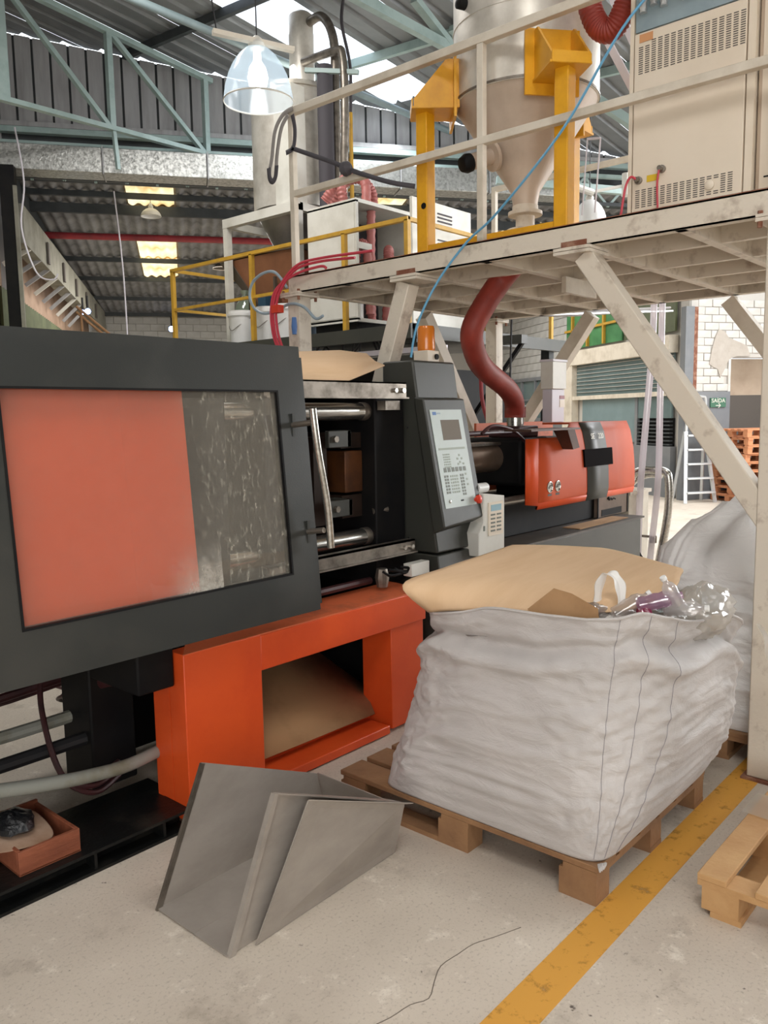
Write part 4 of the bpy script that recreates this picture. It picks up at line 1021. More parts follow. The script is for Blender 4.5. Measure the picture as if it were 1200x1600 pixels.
# control cabinet (front leans back) with operator panel
def YC(z): return 2.745+.195*(z-.72)/1.28
def cab(x0, x1, z0, z1, f, bk): return MB().hexa([(x0, YC(z0)+f, z0), (x1, YC(z0)+f, z0), (x1, bk, z0), (x0, bk, z0), (x0, YC(z1)+f, z1), (x1, YC(z1)+f, z1), (x1, bk, z1), (x0, bk, z1)])
cc = cab(3.60, 3.995, .905, 2.0, 0, 3.17).build('control_cabinet', m_cab, mc, bevel=.012)
cab(3.60, 3.995, .08, .895, 0, 3.17).build('lower_panel', m_cab, cc, bevel=.006)
for z in (1.62, .98):
    for y in (2.98, 3.02): MB().lathe((3.6, y, z), [(.006, 0), (.006, .003)], 8, axis=(-1, 0, 0)).build('screw', m_steel, cc)
def YP(z): return 2.70+.2*(z-1.05)
def pod(x0, x1, z0, z1, f, bk, b=None): return (b or MB()).hexa([(x0, YP(z0)+f, z0), (x1, YP(z0)+f, z0), (x1, YP(z0)+bk, z0), (x0, YP(z0)+bk, z0), (x0, YP(z1)+f, z1), (x1, YP(z1)+f, z1), (x1, YP(z1)+bk, z1), (x0, YP(z1)+bk, z1)])
op = MB().hexa([(3.575, YP(1.06), 1.06), (3.965, YP(1.09), 1.09), (3.965, YP(1.09)+.08, 1.05), (3.575, YP(1.06)+.08, 1.02),
                (3.575, YP(1.78), 1.78), (3.965, YP(1.78), 1.78), (3.965, YP(1.78)+.07, 1.79), (3.575, YP(1.78)+.07, 1.79)]).build('operator_panel', m_cab, mc, bevel=.008)
pod(3.612, 3.912, 1.165, 1.718, -.003, .002).build('membrane', m_panel_lt, op)
pod(3.695, 3.870, 1.545, 1.66, -.0045, 0).build('screen', m_lcd, op)
pod(3.632, 3.665, 1.688, 1.706, -.004, 0).build('logo', m_logo, op)
b = MB(); pod(3.672, 3.705, 1.692, 1.702, -.004, 0, b); b.build('logo_word', m_cable_grey, op)
b = MB()
for c in range(6): pod(3.65+.037*c, 3.676+.037*c, 1.365, 1.39, -.0042, 0, b)
for r in range(6):
    for c in (0, 1): pod(3.645+.022*c, 3.661+.022*c, 1.335-.018*r, 1.348-.018*r, -.0042, 0, b)
for r in range(7):
    for c in (0, 1): pod(3.795+.02*c, 3.809+.02*c, 1.335-.018*r, 1.348-.018*r, -.0042, 0, b)
b.build('dark_keys', m_key, op, flat=True, kind='stuff')
b = MB(); pod(3.635, 3.885, 1.49, 1.502, -.004, 0, b)
for r in range(6):
    for c in range(4): pod(3.665+.017*c, 3.678+.017*c, 1.46-.014*r, 1.468-.014*r, -.0042, 0, b)
for x, z in ((3.81, 1.45), (3.79, 1.43), (3.83, 1.43), (3.81, 1.41), (3.79, 1.385+.015), (3.84, 1.40), (3.845, 1.34), (3.85, 1.31), (3.85, 1.28)): pod(x, x+.016, z, z+.012, -.0042, 0, b)
for r in range(6):
    for c in range(4): pod(3.70+.02*c, 3.714+.02*c, 1.335-.018*r, 1.346-.018*r, -.0042, 0, b)
b.build('pale_keys', m_key2, op, flat=True, kind='stuff')
pod(3.765, 3.79, 1.195, 1.203, -.005, 0).build('port', m_black, op)
MB().lathe((3.66, YP(1.2), 1.2), [(.01, 0), (.01, .006), (.002, .008)], 14, axis=(0, -1, .2)).build('key_switch', m_steel, op)
MB().lathe((3.905, YP(1.19), 1.19), [(.012, 0), (.012, .02), (.026, .022), (.026, .035), (.016, .042), (.002, .043)], 18, axis=(0, -1, .2)).build('emergency_button', m_red_btn, op)
# injection unit
m_rust_d = mat('brown_oily_steel', '#54392e', .5, .3, col2='#3a2922', scale=7)
MB().tube([(3.6, 3.25, 1.38), (4.86, 3.25, 1.38)], .1, 24).build('barrel', m_barrel, mc)
MB().box(4.0, 4.86, 3.17, 3.33, 1.47, 1.49).build('barrel_tray', m_steel_d, mc)
MB().tube([(3.6, 3.12, 1.56), (4.9, 3.12, 1.56)], .018, 10).build('cylinder_rod', m_hose_dark, mc)
MB().lathe((4.25, 3.2, 1.63), [(.02, -.1), (.06, -.09), (.065, .06), (.03, .1)], 18).build('motor', m_black, mc)
fb = MB().box(4.86, 5.25, 3.0, 3.5, 1.18, 1.52).build('feed_block', m_black, mc, bevel=.03)
MB().box(4.95, 5.22, 3.08, 3.34, 1.52, 1.60).build('throat_block', m_hose_dark, mc, bevel=.01)
for x in (4.93, 5.18):
    for z in (1.26, 1.46): MB().lathe((x, 3.0, z), [(.018, 0), (.018, .02)], 6, axis=(0, -1, 0)).build('bolt', m_steel_d, fb)
MB().tube([(4.4, 3.02, 1.56), (4.5, 3.0, 1.61), (4.7, 2.98, 1.58), (4.85, 2.97, 1.5)], .012, 8, 6).build('hose', m_hose_dark, mc)
MB().box(4.1, 6.05, 3.0, 3.6, .845, 1.08).build('carriage', m_black, mc, bevel=.01)
for y in (2.98, 3.62): MB().tube([(3.9, y, 1.1), (5.0, y, 1.1)], .03, 12).build('slide_rod', m_steel_d, mc)
MB().box(5.3, 6.0, 3.05, 3.5, 1.08, 1.5).build('drive_housing', m_black, mc)
cp = [(2.765, 1.055), (2.75, 1.10), (2.752, 1.25), (2.765, 1.40), (2.79, 1.53), (2.815, 1.61), (2.83, 1.618)]
def prof_at(zmax, n=9):
    out = []
    for i in range(n):
        z = cp[0][1]+(zmax-cp[0][1])*i/(n-1)
        for (y0, z0), (y1, z1) in zip(cp, cp[1:]):
            if z0 <= z <= z1+1e-6: out.append((y0+(y1-y0)*(z-z0)/(z1-z0), z)); break
    return out
def cover(cols, off=0.0): return MB().grid([[(x, y-off, z) for y, z in prof_at(zm)] for x, zm in cols])
fc = cover([(4.66, 1.522), (4.85, 1.522), (5.0, 1.525), (5.12, 1.56), (5.22, 1.617), (5.5, 1.617), (5.8, 1.617), (6.13, 1.617)]).build('front_cover', m_cover, mc, solid=.012)
b = MB().grid([[(4.66, 2.752, z) for z in (1.08, 1.3, 1.522)], [(4.58, 2.80, z) for z in (1.09, 1.3, 1.522)]]); b.build('cover_flange', m_orange, fc, solid=.01)
b = MB().grid([[(4.66, 2.765, 1.056), (4.66, 2.752, 1.1)], [(6.13, 2.765, 1.056), (6.13, 2.752, 1.1)]]).build('bottom_lip', m_orange, fc, solid=.014)
MB().box(5.22, 6.13, 2.83, 3.05, 1.606, 1.618).build('cover_top', m_cover, fc)
cover([(5.335, 1.6175), (5.665, 1.6175)], .008).build('grey_stripe', m_cab, fc, solid=.006)
MB().hexa([(5.29, 2.738, 1.30), (5.73, 2.738, 1.30), (5.73, 2.76, 1.30), (5.29, 2.76, 1.30), (5.29, 2.748, 1.425), (5.73, 2.748, 1.425), (5.73, 2.77, 1.425), (5.29, 2.77, 1.425)]).build('black_window', m_winblack, fc)
text('model_letters', 'SE', .056, m_text_w, (5.432, 2.757, 1.515), (1, 0, 0), (0, .18, 1), fc)
text('model_number', '220', .056, m_text_w, (5.56, 2.757, 1.515), (1, 0, 0), (0, .18, 1), fc)
for x in (4.80, 4.905):
    g = MB().lathe((x, 2.752, 1.195), [(.038, 0), (.038, .012), (.033, .014), (.03, .008), (.001, .008)], 20, axis=(0, -1, 0)).build('pressure_gauge', m_steel, fc)
    MB().bar((x-.012, 2.74, 1.185), (x+.012, 2.74, 1.21), .003, .004).build('needle', m_black, g)
    MB().box(x-.025, x+.025, 2.743, 2.75, 1.135, 1.15).build('gauge_label', m_brown_wall, fc)
MB().box(5.06, 6.2, 3.52, 3.54, 1.1, 1.62).build('rear_cover', m_orange_worn, mc)
tr = MB().box(4.42, 5.06, 2.66, 2.86, 1.575, 1.588).build('magnet_tray', m_rust_d, mc)
MB().hexa([(5.0, 2.68, 1.44), (5.09, 2.68, 1.45), (5.09, 2.76, 1.45), (5.0, 2.76, 1.44), (4.90, 2.67, 1.575), (5.0, 2.67, 1.575), (5.0, 2.78, 1.575), (4.90, 2.78, 1.575)]).build('tray_spout', m_rust_d, tr)
# grey bed under the injection unit
bd = MB().box(4.0, 6.3, 2.76, 3.95, .02, .83).build('bed', m_dark, mc, bevel=.008)
MB().box(3.99, 6.31, 2.735, 3.97, .832, .846).build('bed_top', mat('oily_brown_steel', '#4d443b', .5, col2='#362f29', scale=6), bd)
MB().box(4.46, 4.465, 2.757, 2.762, .05, .82).build('panel_joint', m_black, bd)
MB().box(3.62, 4.0, 2.72, 2.76, .78, .80).build('sill', m_steel_d, bd)
MB().box(5.3, 6.1, 2.78, 2.92, .847, .853).build('cardboard_scrap', m_card_d, bd)

# ---- things on and around the machine
t = thing('controller_box', 'cream temperature controller with a small blue screen beside the operator panel', 'controller', (4.05, 2.75, .85))
MB().prism([(3.93, 2.70, .852), (4.178, 2.70, .852), (4.178, 2.70, 1.195), (3.955, 2.70, 1.225), (3.955, 2.70, 1.05), (3.905, 2.70, .99), (3.90, 2.70, .852)], (0, .13, 0)).build('case', m_white, t, bevel=.005)
MB().box(4.0, 4.155, 2.694, 2.70, .965, 1.165).build('keypad_plate', m_beige, t)
MB().box(4.022, 4.13, 2.691, 2.695, 1.112, 1.15).build('screen', m_lcd_blue, t)
b = MB()
for r in range(5):
    for x in (4.02, 4.085): b.box(x, x+.045, 2.6915, 2.695, 1.085-r*.024, 1.095-r*.024)
b.build('keys', m_key, t, flat=True, kind='stuff')
MB().box(3.95, 3.965, 2.697, 2.70, 1.0, 1.03).build('latch', m_key, t)
t = thing('white_roll', 'short white roll lying on the cream controller box', 'roll', (3.99, 2.76, 1.22))
MB().lathe((3.96, 2.76, 1.25), [(.03, 0), (.03, .1), (.01, .1), (.01, 0)], 18, axis=(1, 0, 0)).build('roll', m_plastic_w, t)
t = thing('warning_beacon', 'amber warning beacon on top of the control cabinet', 'beacon', (3.93, 3.1, 2.0))
MB().box(3.875, 3.985, 3.045, 3.155, 2.0, 2.075).build('base', m_beige, t, bevel=.004)
MB().lathe((3.93, 3.1, 0), [(.052, 2.075), (.054, 2.085), (.052, 2.205), (.046, 2.222), (.002, 2.224)], 24).build('lens', m_amber, t)
MB().lathe((3.955, 3.045, 2.038), [(.017, 0), (.017, .01), (.01, .011)], 12, axis=(0, -1, 0)).build('buzzer', m_black, t)
o = MB().grid([[(2.45, 2.97, 1.87), (2.9, 2.96, 1.872), (3.1, 2.96, 1.875), (3.43, 3.0, 1.965)], [(2.45, 3.08, 1.94), (2.9, 3.08, 1.95), (3.15, 3.08, 1.955), (3.46, 3.1, 1.995)], [(2.45, 3.2, 1.995), (2.95, 3.22, 2.03), (3.3, 3.22, 2.055), (3.5, 3.2, 2.045)]]).build('cardboard_sheet', m_card, solid=.006)
tag(o, 'flat brown cardboard sheet lying on the machine above the mould', 'cardboard')
o = MB().grid([[(2.255, 2.84, .10), (2.6, 2.84, .095), (3.12, 2.84, .09)], [(2.255, 3.0, .22), (2.6, 3.0, .24), (3.2, 3.0, .2)], [(2.3, 3.3, .44), (2.7, 3.3, .48), (3.0, 3.3, .46)]]).build('cardboard_chute', m_card_d, solid=.006)
tag(o, 'dusty cardboard sheet sloping inside the orange base opening', 'cardboard')
t = thing('cable_duct_box', 'pale grey electric box with a red label standing behind the orange cover', 'box', (5.3, 3.05, 1.62))
MB().box(5.27, 5.45, 3.0, 3.08, 1.62, 1.86).build('lower_part', m_white_strip, t, bevel=.004)
MB().box(5.26, 5.46, 2.99, 3.09, 1.862, 2.06).build('upper_part', m_white, t, bevel=.004)
MB().box(5.255, 5.465, 2.985, 3.095, 2.06, 2.075).build('lid', m_white_strip, t)
MB().box(5.38, 5.45, 2.997, 3.0, 1.79, 1.815).build('red_label', m_red_pipe, t)
MB().box(5.38, 5.45, 2.997, 3.0, 1.73, 1.785).build('pale_label', m_beige, t)
t = thing('carton', 'brown grey printed carton with a black rim on the bed end', 'box', (6.2, 3.1, .846))
MB().box(5.95, 6.5, 2.97, 3.3, .848, 1.035).build('body', mat('grey_brown_carton', '#8b7a6c', .8, col2='#77675b', scale=4), t)
MB().box(5.94, 6.51, 2.96, 3.31, 1.035, 1.043).build('lid', m_white_strip, t)
MB().box(6.02, 6.38, 2.966, 2.97, .855, .905).build('black_slot', m_black, t)
for x in (5.95, 6.49): MB().box(x-.005, x+.012, 2.964, 2.97, .848, 1.035).build('black_edge', m_black, t)
MB().tube([(6.12, 2.966, .985), (6.14, 2.966, 1.0), (6.15, 2.966, .975), (6.18, 2.966, .99), (6.2, 2.966, .975), (6.23, 2.966, .985), (6.26, 2.966, .975)], .005, 6, 4).build('print', m_black, t)
o = MB().box(5.66, 5.86, 3.62, 3.75, .847, 1.06).build('white_canister', m_plastic_w, bevel=.02)
tag(o, 'white plastic canister behind the machine leg on the bed', 'canister')
# under the clamp end: hoses, pipe, box
t = thing('drain_pipe', 'old pale grey pipe lying across the skid under the door', 'pipe', (1.4, 2.95, .25))
MB().tube([(.55, 3.05, .43), (1.0, 2.93, .39), (1.3, 2.9, .335), (1.5, 2.9, .30), (1.7, 2.92, .275), (1.95, 2.98, .27)], .027, 14, 8).build('pipe', m_pvc, t)
t = thing('oil_hoses', 'tangle of dark red oil hoses under the clamp end', 'hose', (1.5, 3.5, .3))
rr = random.Random(11)
for k in range(9):
    z0 = .62-.035*k+rr.uniform(-.02, .02); y = 3.35+.05*k
    MB().tube([(.6, y+.3, z0-.1), (1.1, y+.15, z0-.02+rr.uniform(-.05, .05)), (1.5, y+.05, z0+.02), (1.9, y, z0+.06), (2.2, y, z0+.04)], .013+.004*(k % 3), 8, 8).build('hose', m_hose_dark, t)
for k in range(3):
    MB().tube([(1.75, 3.1, .16+.03*k), (1.6, 3.05, .15+.03*k), (1.5, 3.12, .25), (1.52, 3.3, .5), (1.6, 3.4, .7)], .012, 8, 8).build('loop', m_hose_dark, t)
for k in range(7):
    MB().tube([(1.70+.004*k, 2.95+.02*k, .64-.01*k), (1.74, 3.3+.05*k, .57-.03*k), (1.9+.05*k, 3.6+.06*k, .45-.05*k), (2.2, 4.0+.1*k, .3-.03*k)], .009, 8, 8).build('thin_hose', m_hose_dark, t)
for k in range(4):
    MB().tube([(1.0-.1*k, 2.95, .72), (1.12-.1*k, 3.1, .55-.05*k), (1.05-.2*k, 3.3, .42-.06*k), (.6-.2*k, 3.4, .3)], .015, 8, 8).build('hose', m_hose_dark, t)
MB().tube([(.5, 3.45, .24), (1.1, 3.3, .285), (1.75, 3.2, .33)], .03, 10, 6).build('black_hose', m_rubber, t)
MB().tube([(.5, 3.6, .34), (1.2, 3.42, .36), (1.75, 3.32, .4)], .028, 10, 6).build('hose', m_pvc, t)
t = thing('wooden_tray_box', 'open reddish wooden tray with paper and a black lump on the skid', 'box', (1.26, 2.95, .09))
for x0, x1, y0, y1, z1 in ((1.155, 1.385, 2.76, 2.775, .18), (1.155, 1.385, 3.09, 3.105, .19), (1.155, 1.17, 2.775, 3.09, .18), (1.37, 1.385, 2.775, 3.09, .18)):
    MB().box(x0, x1, y0, y1, .092, z1).build('side_board', m_wood_r, t, bevel=.002)
MB().box(1.155, 1.385, 2.76, 3.105, .091, .097).build('bottom_board', m_wood_r, t)
o = MB().grid([[(1.06, 2.80, .19), (1.2, 2.785, .17), (1.33, 2.8, .15)], [(1.1, 2.9, .2), (1.22, 2.9, .185), (1.35, 2.92, .165)], [(1.12, 3.06, .23), (1.2, 3.07, .22), (1.35, 3.07, .19)]]).build('paper_sheet', m_paper, solid=.002, sub=2)
tag(o, 'stained brown paper sheet lying in the wooden tray', 'paper')
b = MB()
rows = []
for i in range(10):
    th = PI*i/9; row = []
    for k in range(18):
        ph = 2*PI*k/18; rr_ = .075*(1+.35*noise.noise(Vector((math.cos(ph)*1.7, math.sin(ph)*1.7, th*1.5))))
        row.append((1.215+rr_*math.sin(th)*math.cos(ph), 2.93+rr_*math.sin(th)*math.sin(ph), .215+.55*rr_*math.cos(th)))
    rows.append(row)
b.ring_skin(rows); o = b.build('oily_rag', m_rag)
tag(o, 'crumpled black oily lump lying on the paper in the tray', 'rag')
# ================================================================ SECOND PLATFORM (behind) AND WHAT STANDS ON IT
t = thing('rear_platform', 'dark edged rear platform with dull yellow railings', 'platform', (8, 7.5, 0))
MB().box(6.5, 9.6, 5.3, 9.6, 2.56, 2.62).build('deck', m_purlin, t)
MB().box(6.47, 6.53, 5.3, 9.62, 2.47, 2.615).build('edge_beam', m_cab, t)
MB().box(6.53, 9.6, 5.27, 5.33, 2.47, 2.615).build('edge_beam', m_cab, t)
for x, y in ((6.55, 9.4), (9.4, 9.4), (9.4, 5.4), (6.56, 6.9)): MB().box(x, x+.12, y, y+.12, 0, 2.56).build('leg', m_purlin, t)
for y in (9.42, 7.79, 6.24, 5.36): MB().box(6.48, 6.53, y-.025, y+.025, 2.55, 3.64).build('rail_post', m_yellow_d, t)
MB().box(6.48, 6.53, 5.34, 9.45, 3.63, 3.67).build('top_rail', m_yellow_d, t)
MB().box(6.485, 6.525, 6.95, 9.45, 3.12, 3.155).build('middle_rail', m_yellow_d, t)
MB().box(6.5, 9.4, 9.4, 9.44, 3.63, 3.67).build('top_rail', m_yellow_d, t)
MB().box(6.5, 9.4, 9.4, 9.44, 3.12, 3.155).build('middle_rail', m_yellow_d, t)
MB().box(6.5, 9.4, 5.34, 5.38, 3.63, 3.67).build('top_rail', m_yellow_d, t)
for x in (7.9, 9.35): MB().box(x, x+.05, 5.34, 5.38, 2.6, 3.64).build('rail_post', m_yellow_d, t)
for i, (y, lab) in enumerate(((8.41, 'leftmost white lidless plastic bucket on the rear platform'), (7.90, 'middle white plastic bucket, right of the yellow rail post'), (7.56, 'rightmost white plastic bucket, beside the red hoses'))):
    b = thing('plastic_bucket', lab, 'bucket', (6.85, y, 2.62), 'white buckets on the rear platform')
    c = (6.85, y, 2.62)
    MB().lathe(c, [(.155, .002), (.165, .01), (.185, .36), (.20, .365), (.20, .40), (.188, .405), (.188, .43), (.178, .43), (.16, .03), (.01, .02)], 32, caps=False).build('shell', m_plastic_w, b)
    MB().tube([(6.85, y+.2, 2.98), (6.70, y+.1, 2.86), (6.665, y, 2.80), (6.70, y-.1, 2.86), (6.85, y-.2, 2.98)], .004, 6, 6).build('wire_handle', m_steel_d, b)
b = thing('plastic_bag', 'greenish plastic bag sticking up out of the left bucket', 'bag', (6.9, 8.4, 3.0))
MB().lathe((6.9, 8.42, 2.9), [(.14, 0), (.16, .12), (.1, .26), (.03, .36), (.06, .42)], 14).build('film', translucent('greenish_film', '#a9b8a4', gloss=.2, clear=.2), b)
MB().tube([(6.86, 8.28, 2.9), (6.84, 8.25, 3.25)], .015, 8).build('stick', m_rubber, b)
# drying silo on a white frame
QX, QY = 7.52, 8.06
t = thing('drying_silo', 'tall cream metal drying silo with a chimney pipe on a white frame', 'silo', (QX, QY, 2.62))
MB().lathe((QX, QY, 0), [(.55, 4.32), (.55, 5.72), (.57, 5.73), (.57, 5.78), (.18, 5.86)], 48).build('tank', m_foil, t)
MB().lathe((QX, QY, 0), [(.09, 3.3), (.1, 3.5), (.52, 4.3), (.55, 4.33)], 40).build('cone', m_grey_cone, t)
MB().lathe((QX+.05, QY-.12, 0), [(.16, 5.7), (.16, 6.5), (.155, 6.5), (.155, 6.72), (.12, 6.75), (.01, 6.76)], 28).build('chimney', m_foil, t)
MB().tube([(QX+.05, QY-.22, 6.6), (QX+.05, QY-.5, 6.6), (QX+.02, QY-.72, 6.25), (QX, QY-.75, 5.6), (QX, QY-.75, 4.4)], .055, 12, 8).build('air_pipe', m_steel_d, t)
MB().tube([(QX-.1, QY-.3, 6.08), (QX-.1, QY-.85, 6.05), (QX-.1, QY-.98, 5.95), (QX-.1, QY-1.0, 5.3), (QX-.1, QY-.95, 4.3)], .05, 12, 6).build('air_pipe', m_steel_d, t)
MB().tube([(QX-.15, QY-.72, 5.9), (QX-.15, QY-.72, 4.2)], .1, 14).build('dark_riser', m_strap, t)
MB().box(QX-.62, QX-.4, QY-.62, QY-.3, 4.2, 5.62).build('control_face', m_white, t)
for x in (6.86, 8.12):
    for y in (8.68, 7.33): MB().box(x-.04, x+.04, y-.04, y+.04, 2.62, 4.2).build('frame_leg', m_white, t)
for x in (6.86, 8.12): MB().box(x-.045, x+.045, 7.29, 8.72, 4.13, 4.24).build('frame_beam', m_white, t)
for y in (7.33, 8.68): MB().box(6.86, 8.12, y-.04, y+.04, 4.13, 4.22).build('frame_beam', m_white, t)
t = thing('access_ladder', 'dull yellow ladder rail rising beside the drying silo', 'ladder', (7.8, 7.4, 2.62))
MB().tube([(7.75, 7.28, 2.62), (7.75, 7.28, 5.45)], .026, 8).build('rail', m_yellow_d, t)
MB().tube([(7.75, 7.28, 5.4), (7.76, 7.28, 6.0), (7.7, 7.35, 6.5), (7.72, 7.33, 6.8)], .02, 8, 5).build('dark_hose', m_strap, t)
MB().tube([(7.83, 7.52, 2.62), (7.83, 7.52, 5.4)], .026, 8).build('rail', m_yellow_d, t)
for k in range(7): MB().tube([(7.75, 7.28, 3.1+.36*k), (7.83, 7.52, 3.1+.36*k)], .016, 8).build('rung', m_yellow_d, t)
MB().bar((7.2, 7.5, 5.85), (7.5, 6.9, 5.75), .05, .05).build('bracket_bar', m_green, t)
# brown feed hopper
t = thing('feed_hopper', 'brown steel feed hopper with a dark rim behind the yellow railing', 'hopper', (7.4, 8.1, 2.7))
MB().hexa([(7.15, 7.6, 2.95), (7.6, 7.6, 2.95), (7.6, 8.25, 2.95), (7.15, 8.25, 2.95), (6.95, 7.5, 3.74), (7.9, 7.5, 3.74), (7.9, 8.75, 3.74), (6.95, 8.75, 3.74)]).build('funnel', m_hopper, t)
b = MB().hexa([(6.93, 7.45, 3.73), (7.95, 7.45, 3.73), (7.95, 9.02, 3.78), (6.93, 9.02, 3.78), (6.93, 7.45, 3.80), (7.95, 7.45, 3.80), (7.95, 9.02, 3.83), (6.93, 9.02, 3.83)])
b.hexa([(7.14, 8.24, 2.95), (7.6, 8.24, 2.95), (7.6, 8.27, 2.95), (7.14, 8.27, 2.95), (6.93, 8.74, 3.74), (7.9, 8.74, 3.74), (7.9, 8.98, 3.76), (6.93, 8.98, 3.76)]).build('dark_rim', m_hopper_d, t)
MB().box(7.2, 7.55, 7.65, 8.2, 2.63, 2.95).build('throat', m_blue_m, t)
MB().box(6.96, 7.0, 7.9, 7.93, 2.75, 3.45).build('gauge_strip', m_hopper_d, t)
mo = MB().lathe((6.98, 8.12, 3.0), [(.03, -.1), (.08, -.09), (.085, .06), (.04, .12)], 16).build('motor', m_blue_m, t)
MB().box(6.93, 7.03, 8.05, 8.2, 3.1, 3.24).build('terminal_box', m_blue_m, t)
# open white dryer with pink hoses
t = thing('open_dryer', 'white dryer cabinet with its front open showing pink ribbed hoses', 'cabinet', (7.2, 6.7, 2.7))
b = MB().box(6.75, 6.79, 6.29, 7.06, 2.76, 4.05).box(7.9, 7.94, 6.29, 7.06, 2.76, 4.05).box(6.75, 7.94, 6.29, 7.06, 4.03, 4.07).box(6.75, 7.94, 6.29, 7.06, 2.74, 2.78)
b.build('shell', m_white, t)
MB().box(6.79, 7.9, 7.0, 7.06, 2.78, 4.03).build('back', m_strap, t)
MB().box(6.79, 7.9, 6.35, 7.0, 2.62, 2.74).build('plinth', m_black, t)
MB().box(6.745, 6.75, 6.31, 7.03, 2.79, 4.02).build('side_panel', m_white, t)
MB().box(6.83, 7.05, 6.33, 6.36, 3.55, 3.62).build('junction', m_white, t)
for k, (x, y) in enumerate(((6.93, 6.5), (7.55, 6.5))): MB().lathe((x, y, 0), [(.1, 2.79), (.1, 3.38), (.06, 3.42)], 20).build('filter_canister', m_plastic_w, t)
for pts in ([(6.95, 6.5, 3.42), (6.97, 6.46, 3.62), (7.06, 6.42, 3.55), (7.08, 6.4, 2.85)], [(7.16, 6.45, 2.8), (7.16, 6.45, 3.4), (7.18, 6.45, 4.02)], [(7.38, 6.42, 2.8), (7.4, 6.4, 3.35), (7.43, 6.42, 3.6), (7.55, 6.5, 3.62), (7.56, 6.5, 3.42)]):
    MB().tube(pts, .055, 14, 14, corr=.84).build('ribbed_hose', m_pink_hose, t)
for pts in ([(7.0, 6.7, 4.07), (6.98, 6.72, 4.3), (7.1, 6.8, 4.42), (7.25, 7.0, 4.38), (7.3, 7.2, 4.2)], [(7.32, 6.55, 4.07), (7.32, 6.56, 4.28), (7.2, 6.65, 4.42), (7.05, 6.85, 4.36), (6.98, 7.0, 4.2)], [(7.15, 6.5, 4.05), (7.2, 6.55, 4.35), (7.3, 6.8, 4.5), (7.4, 7.2, 4.45)]):
    MB().tube(pts, .06, 14, 12, corr=.84).build('top_hose', m_pink_hose, t)
t = thing('louvred_panel', 'pale louvred panel leaning upright at the corner of the rear platform', 'panel', (7.4, 5.62, 2.62))
MB().box(6.88, 7.95, 5.60, 5.635, 2.625, 3.985).build('sheet', m_white, t, bevel=.004)
for r in range(12):
    if r in (5, 6): continue
    MB().box(7.32, 7.58, 5.592, 5.602, 3.87-r*.04, 3.885-r*.04).build('louvre', m_strap, t)
MB().box(7.8, 7.86, 5.59, 5.602, 3.5, 3.6).build('latch', m_black, t)
# second machine under the rear platform
t = thing('second_molding_machine', 'black second moulding machine under the rear platform', 'machine', (7.4, 6.6, 0))
MB().box(6.75, 9.0, 5.2, 8.6, .1, 1.5).build('bed', m_black, t)
MB().box(6.85, 8.8, 5.6, 8.4, 1.5, 2.2).build('clamp_housing', m_black, t)
MB().box(6.58, 6.66, 4.98, 6.2, 2.33, 2.385).build('robot_rail', m_white_strip, t)
MB().box(6.58, 6.68, 4.98, 6.9, 2.2, 2.31).build('robot_beam', m_cab, t)
MB().box(6.6, 6.7, 5.05, 5.25, 1.2, 2.2).build('robot_post', m_black, t)
MB().bar((6.6, 5.85, 2.2), (6.62, 5.55, 2.6), .09, .09).build('energy_chain', m_black, t)
MB().box(6.56, 6.75, 5.3, 5.75, 2.43, 2.6).build('grey_box', m_cab, t)
b = MB(); r5 = random.Random(5)
for k in range(12):
    y = 5.6+.11*k; b.tube([(6.62, y, 2.2), (6.6, y+r5.uniform(-.1, .1), 2.36), (6.62, y+r5.uniform(-.15, .2), 2.55)], .012, 6, 5)
b.build('wiring', m_rubber, t)
MB().box(6.9, 7.3, 7.2, 7.5, 2.2, 2.5).build('blue_valve_block', m_blue_m, t)
t = thing('wall_bracket', 'black triangular bracket arm under the platform beside the rear column', 'bracket', (7.5, 4.8, 2.2))
MB().bar((7.5, 4.98, 2.47), (7.5, 4.6, 2.465), .12, .09).build('arm', m_cab, t)
MB().bar((7.5, 4.62, 2.44), (7.5, 5.3, 1.62), .04, .04).build('strut', m_black, t)
MB().box(7.46, 7.54, 4.98, 5.06, .0, 2.5).build('post', m_black, t)
o = MB().tube([(6.19, 3.93, 2.505), (6.19, 3.94, 1.9), (6.19, 3.9, 1.3)], .009, 6, 5).build('hanging_cable', m_rubber)
tag(o, 'thin black cable hanging from the back edge of the mezzanine', 'cable')
o = MB().tube([(6.28, 4.32, 2.5), (6.3, 4.33, 2.0), (6.3, 4.3, 1.75), (6.4, 4.25, 1.45)], .018, 8, 6).build('red_hose', m_red_pipe)
tag(o, 'thin dark red hose hanging along the rear column', 'hose')
t = thing('cable_tray', 'galvanised wire cable tray running under the platform to the far wall', 'tray', W(7.5, 13.5, 2.9))
MB().bar((6.6, 4.6, 2.62), (9.6, 3.9, 2.86), .08, .015).build('tray', m_alu, t)
for k in range(5): MB().tube([(6.6+.1*k, 4.6-.02*k, 2.66), (8, 4.3, 2.72+.01*k), (9.6, 3.9, 2.9)], .012, 6, 6).build('cable', m_strap_l, t)

